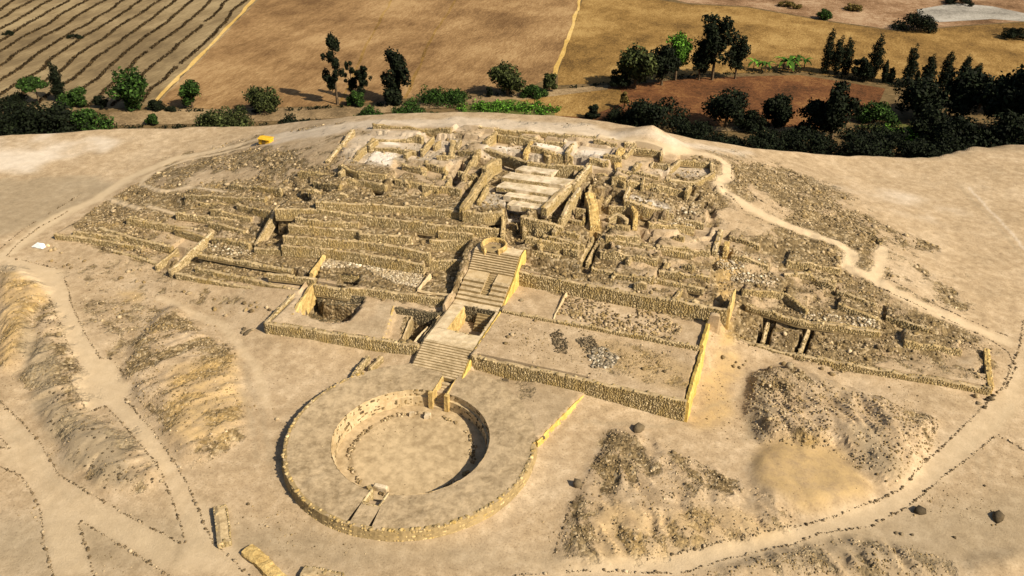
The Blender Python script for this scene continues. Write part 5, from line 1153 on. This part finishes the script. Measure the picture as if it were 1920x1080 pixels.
TREES = [
 # px, base py, height px, width px, kind, leaf, label
 (74,195,52,62,'umbrella','mid','flat-topped light green tree at the far left, left of the lone cypress'),
 (114,190,68,24,'column','dark','lone dark cypress rising from the bushes at the far left'),
 (143,200,38,46,'bush','mid','green bush just right of the lone far left cypress'),
 (30,205,30,60,'bush','dark','dark bush at the very left edge behind the thicket'),
 (60,262,70,100,'bush','dark','big dark thicket bush at the far left edge of the plain'),
 (120,262,66,90,'bush','dark','dark thicket bush below the lone far left cypress'),
 (20,264,60,70,'bush','dark','dark thicket bush cut by the left picture edge'),
 (175,255,58,70,'bush','mid','green thicket bush at the right end of the far left thicket'),
 (190,203,28,22,'bush','dark','small dark bush between the far left thicket and the round green tree'),
 (252,206,68,78,'round','mid','dense round green tree standing at the corner of the furrowed field'),
 (293,206,20,28,'bush','dark','small dark shrub at the foot of the round green tree'),
 (361,202,54,48,'round','mid','small open green tree with a bare stem on the brown field edge'),
 (497,212,47,64,'round','olive','rounded dark green tree right of the small open one'),
 (322,208,10,20,'bush','dark','tiny dark shrub on the field edge right of the round green tree'),
 (287,234,22,24,'bush','mid','small green shrub on the dirt track below the round green tree'),
 (418,246,50,106,'bush','olive','wide dark green bush in front of the dirt track on the left'),
 (550,250,32,70,'bush','dark','low dark bush on the left shoulder crest of the pyramid'),
 (633,196,118,46,'sparse','dark','tallest slim open tree of the left clump'),
 (661,186,68,24,'sparse','dark','short slim open tree in the middle of the left clump'),
 (681,190,64,32,'sparse','dark','pointed open tree at the right of the left clump'),
 (668,198,28,32,'bush','mid','bush under the left clump of slim open trees'),
 (739,194,84,68,'sparse','dark','broad lumpy dark tree right of the slim clump'),
 (738,196,34,36,'bush','dark','dark bush at the foot of the broad lumpy tree'),
 (825,194,32,100,'hedge','mid','long low green hedge on the brown field edge'),
 (850,190,22,50,'bush','mid','taller bush at the right end of the long low hedge'),
 (952,180,60,70,'round','olive','dark leaning round tree between the hedge and the straw strip'),
 (1000,182,24,44,'bush','mid','low green bush right of the dark leaning round tree'),
 (1030,172,34,30,'round','olive','small dark tree at the lower end of the straw strip'),
 (917,182,20,14,'bush','dark','tiny dark shrub left of the dark leaning round tree'),
 (697,226,26,50,'bush','mid','dark green shrub behind the left part of the summit'),
 (765,220,26,70,'bush','mid','wide green shrub behind the summit, left of the reeds'),
 (815,222,12,40,'bush','mid','low green shrub touching the reeds behind the summit'),
 (1190,166,76,80,'round','olive','dark round tree at the left of the big dark group'),
 (1240,160,70,66,'round','dark','dark round tree in the middle of the big dark group'),
 (1266,150,82,62,'round','bright','bright green topped tree in the big dark group'),
 (1160,165,42,34,'bush','dark','dark bush at the left foot of the big dark group'),
 (1335,150,122,76,'round','dark','tallest dark broad tree of the whole far side'),
 (1378,148,80,48,'round','dark','dark tree leaning against the tallest broad one'),
 (1310,150,70,50,'round','dark','dark tree filling the left foot of the tallest broad one'),
 (1547,138,76,21,'column','dark','leftmost cypress of the close group of three'),
 (1565,140,66,19,'column','dark','middle cypress of the close group of three'),
 (1583,140,64,21,'column','dark','rightmost cypress of the close group of three'),
 (1635,148,76,25,'column','dark','cypress rising behind the round dark bush'),
 (1612,150,42,40,'bush','dark','round dark bush at the foot of a cypress'),
 (1656,156,40,12,'column','dark','thin short cypress right of the bush and cypress pair'),
 (1668,156,28,14,'column','dark','stunted cypress right of the thin short one'),
 (1700,160,70,22,'column','dark','pointed cypress standing free, left of the shortest one'),
 (1717,160,26,10,'column','dark','shortest cypress of the row'),
 (1736,160,54,22,'column','dark','blunt cypress right of the shortest one'),
 (1766,162,60,24,'column','dark','leaning cypress near the right end of the row', .9),
 (1801,166,58,21,'column','dark','pointed cypress next to the right thicket'),
 (1823,166,44,22,'column','dark','last cypress of the row, half in the right thicket'),
 (1170,204,32,18,'round','dry','thin brownish little tree on the golden field behind the summit'),
 (1111,224,28,24,'bush','dark','small round dark bush behind the right of the summit'),
 (1165,232,34,60,'bush','dark','low dark bush left of the broad dark one behind the spoil heap'),
 (1225,240,60,110,'bush','dark','broad dark bush behind the spoil heap'),
 (1360,240,62,92,'round','dark','dark round tree in front of the red field, left one'),
 (1456,240,62,72,'round','dark','dark round tree in front of the red field, right one'),
 (1558,262,100,84,'round','dark','tall pointed dark tree at the right of the red field'),
 (1520,255,70,60,'bush','dark','dark bush between the red field trees'),
 (1410,245,36,60,'bush','dark','low dark bush linking the two red field trees'),
 (1716,225,78,110,'round','dark','dark tree mass below the free standing cypresses'),
 (1640,228,42,70,'bush','mid','dark green bush left of the tree mass below the cypresses'),
 (1800,230,96,110,'round','dark','large dark tree at the left of the right thicket'),
 (1870,250,120,110,'round','dark','largest dark tree of the right thicket'),
 (1925,270,140,100,'round','dark','dark tree cut by the right picture edge'),
 (1780,280,70,100,'bush','dark','dark bush at the foot of the right thicket'),
 (1860,285,80,110,'bush','dark','dark bush in the lower right of the right thicket'),
 (1690,300,56,130,'bush','dark','big dark bush behind the right crest of the plain'),
 (1600,300,56,120,'bush','dark','dark bush behind the crest below the tall pointed tree'),
 (1510,292,44,120,'bush','dark','dark bush behind the crest right of the path corner'),
 (1420,282,38,110,'bush','dark','dark bush behind the crest straight above the path corner'),
 (1330,272,34,100,'bush','dark','dark bush behind the crest right of the spoil heap'),
 (1770,305,50,110,'bush','dark','dark bush right behind the right crest, next to the thicket'),
 (1740,262,60,80,'bush','dark','dark bush between the sprouting hedge and the tree mass'),
 (1835,205,60,70,'round','dark','dark tree at the top of the right thicket, under the last cypress'),
 (1895,215,84,80,'round','dark','dark tree at the upper right of the thicket'),
 (1905,300,60,80,'bush','dark','dark bush at the lower right corner of the right thicket'),
 (1640,275,44,90,'bush','dark','dark bush left of the sprouting hedge'),
 (1460,270,30,90,'bush','dark','dark bush between the two crest bushes right of the path corner'),
 (1300,262,40,70,'bush','dark','dark bush on the valley edge right of the spoil heap peak'),
 (1680,262,28,90,'hedge','bright','sunlit sprouting hedge in front of the right thicket'),
 (1544,36,18,28,'bush','mid','small green bush far off on the scrub slope'),
 (1716,56,34,72,'bush','dark','wide dark bush far off below the grey gravel bank'),
 (1905,72,20,60,'bush','dark','dark bush far off at the right picture edge'),
 (1600,20,12,40,'bush','dry','dry brown bush far off on the scrub slope'),
 (1480,14,12,46,'bush','dry','dry brown bush at the top of the scrub slope'),
 (1800,8,16,60,'bush','dark','dark bush at the top edge above the grey gravel bank'),
 (15,66,8,22,'bush','dark','tiny dark bush inside the furrowed field at the far left'),
 (140,72,8,36,'bush','dark','tiny flat dark bush inside the furrowed field'),
]
for t in TREES:
    px, py, hp_, wp_, kd, mt, lb = t[:7]; nm = {'column': 'cypress_tree', 'bush': 'bush', 'hedge': 'hedge'}.get(kd, 'tree')
    tree(px, py, hp_, wp_, kd, mt, lb, nm, {'column': 'cypresses', 'bush': 'bushes of the valley'}.get(kd, 'trees of the valley'), {'column': 'tree', 'bush': 'bush', 'hedge': 'hedge'}.get(kd, 'tree'), t[7] if len(t) > 7 else 0.)
palm(1423, 134, 34, 34, 'small bright green banana clump right of the tallest dark tree')
palm(1470, 134, 44, 40, 'taller banana clump in the middle of the palms')
palm(1500, 128, 36, 28, 'banana plant with spreading leaves at the right end')
# low dark hedge along the field edges
for lb, l, w_ in [('dark hedge line along the lower edge of the brown field', [(300,208),(480,212),(640,202),(780,196),(900,184),(1000,172),(1150,158)], 1.2), ('dark hedge line along the canal under the cypresses', [(1150,160),(1300,145),(1400,138),(1500,136),(1600,150),(1660,160),(1740,172)], 1.6), ('dark hedge line along the near side of the dirt track', [(205,240),(330,240),(480,236),(600,228)], 1.4)]:
    P = np.array([at(a, b_, ZV)[:2] for a, b_ in l]); seg = np.hypot(*np.diff(P, axis=0).T); s = np.append(0, np.cumsum(seg)); n = int(s[-1] / 1.4); u = rng.uniform(0, s[-1], n)
    cs = np.c_[np.interp(u, s, P[:, 0]) + rng.normal(0, .4, n), np.interp(u, s, P[:, 1]) + rng.normal(0, .4, n), np.full(n, ZV + .5)]
    tag(leaves('hedge', cs, np.c_[rng.uniform(.7, 1.3, n), rng.uniform(.7, 1.3, n), rng.uniform(.4, 1.1, n)] * w_ * .6, n * 14, .3, LM['dark']), lb, 'hedge', 'dark hedge lines')
P = np.array([at(a, b_, ZV)[:2] for a, b_ in [(880,206),(960,204),(1030,214)]]); n = 90; k = rng.random(n) * 2; i0 = k.astype(int); f = k - i0
cs = np.c_[P[i0] * (1 - f)[:, None] + P[i0 + 1] * f[:, None] + rng.normal(0, 2.4, (n, 2)), np.full(n, ZV + .8)]
tag(leaves('reeds', cs, np.full((n, 3), 1.) * [1, 1, 1.1], 3600, .32, LM['bright']), 'band of bright green reeds just behind the summit', 'reeds', None, 'stuff')
# crop rows of the furrowed field
A = at(463, 0, ZV)[:2]; B = at(293, 163, ZV)[:2]; dr = (B - A) / np.linalg.norm(B - A); nrm = np.array([dr[1], -dr[0]])
if nrm[0] > 0: nrm = -nrm
sp = abs((at(430, 0, ZV)[:2] - A) @ nrm); T0 = at(0, -30, ZV)
for k in range(26):
    o_ = A + nrm * sp * k
    t = np.arange(-60, 330, .55); t = t + rng.normal(0, .3, len(t)); wob = (fbm(t, t * 0 + k * 13., 22, 3, 77) - .5) * 4.5
    Q = o_ + dr * t[:, None] + nrm * wob[:, None]
    # keep what lies inside the field and is not in a gap
    fp_ = np.array([at(a, b_, ZV)[:2] for a, b_ in [(-700,-40),(480,-30),(478,-8),(283,190),(200,200),(-100,222),(-500,236)]])
    ok = inpoly(fp_, Q[:, 0], Q[:, 1]) & (fbm(t, t * 0 + k * 7., 14, 2, 91) > .17); Q = Q[ok]
    if len(Q) < 12: continue
    n = len(Q); cs = np.c_[Q, np.full(n, ZV + .25)]
    tag(leaves('crop_row', cs, np.c_[rng.uniform(.5, .9, n), rng.uniform(.6, 1.0, n), rng.uniform(.2, .5, n)], n * 11, .3, LM['crop']), ORD[min(k, len(ORD) - 1)] + ' dark crop row counted from the straw strip across the furrowed field', 'crop row', 'crop rows of the furrowed field')
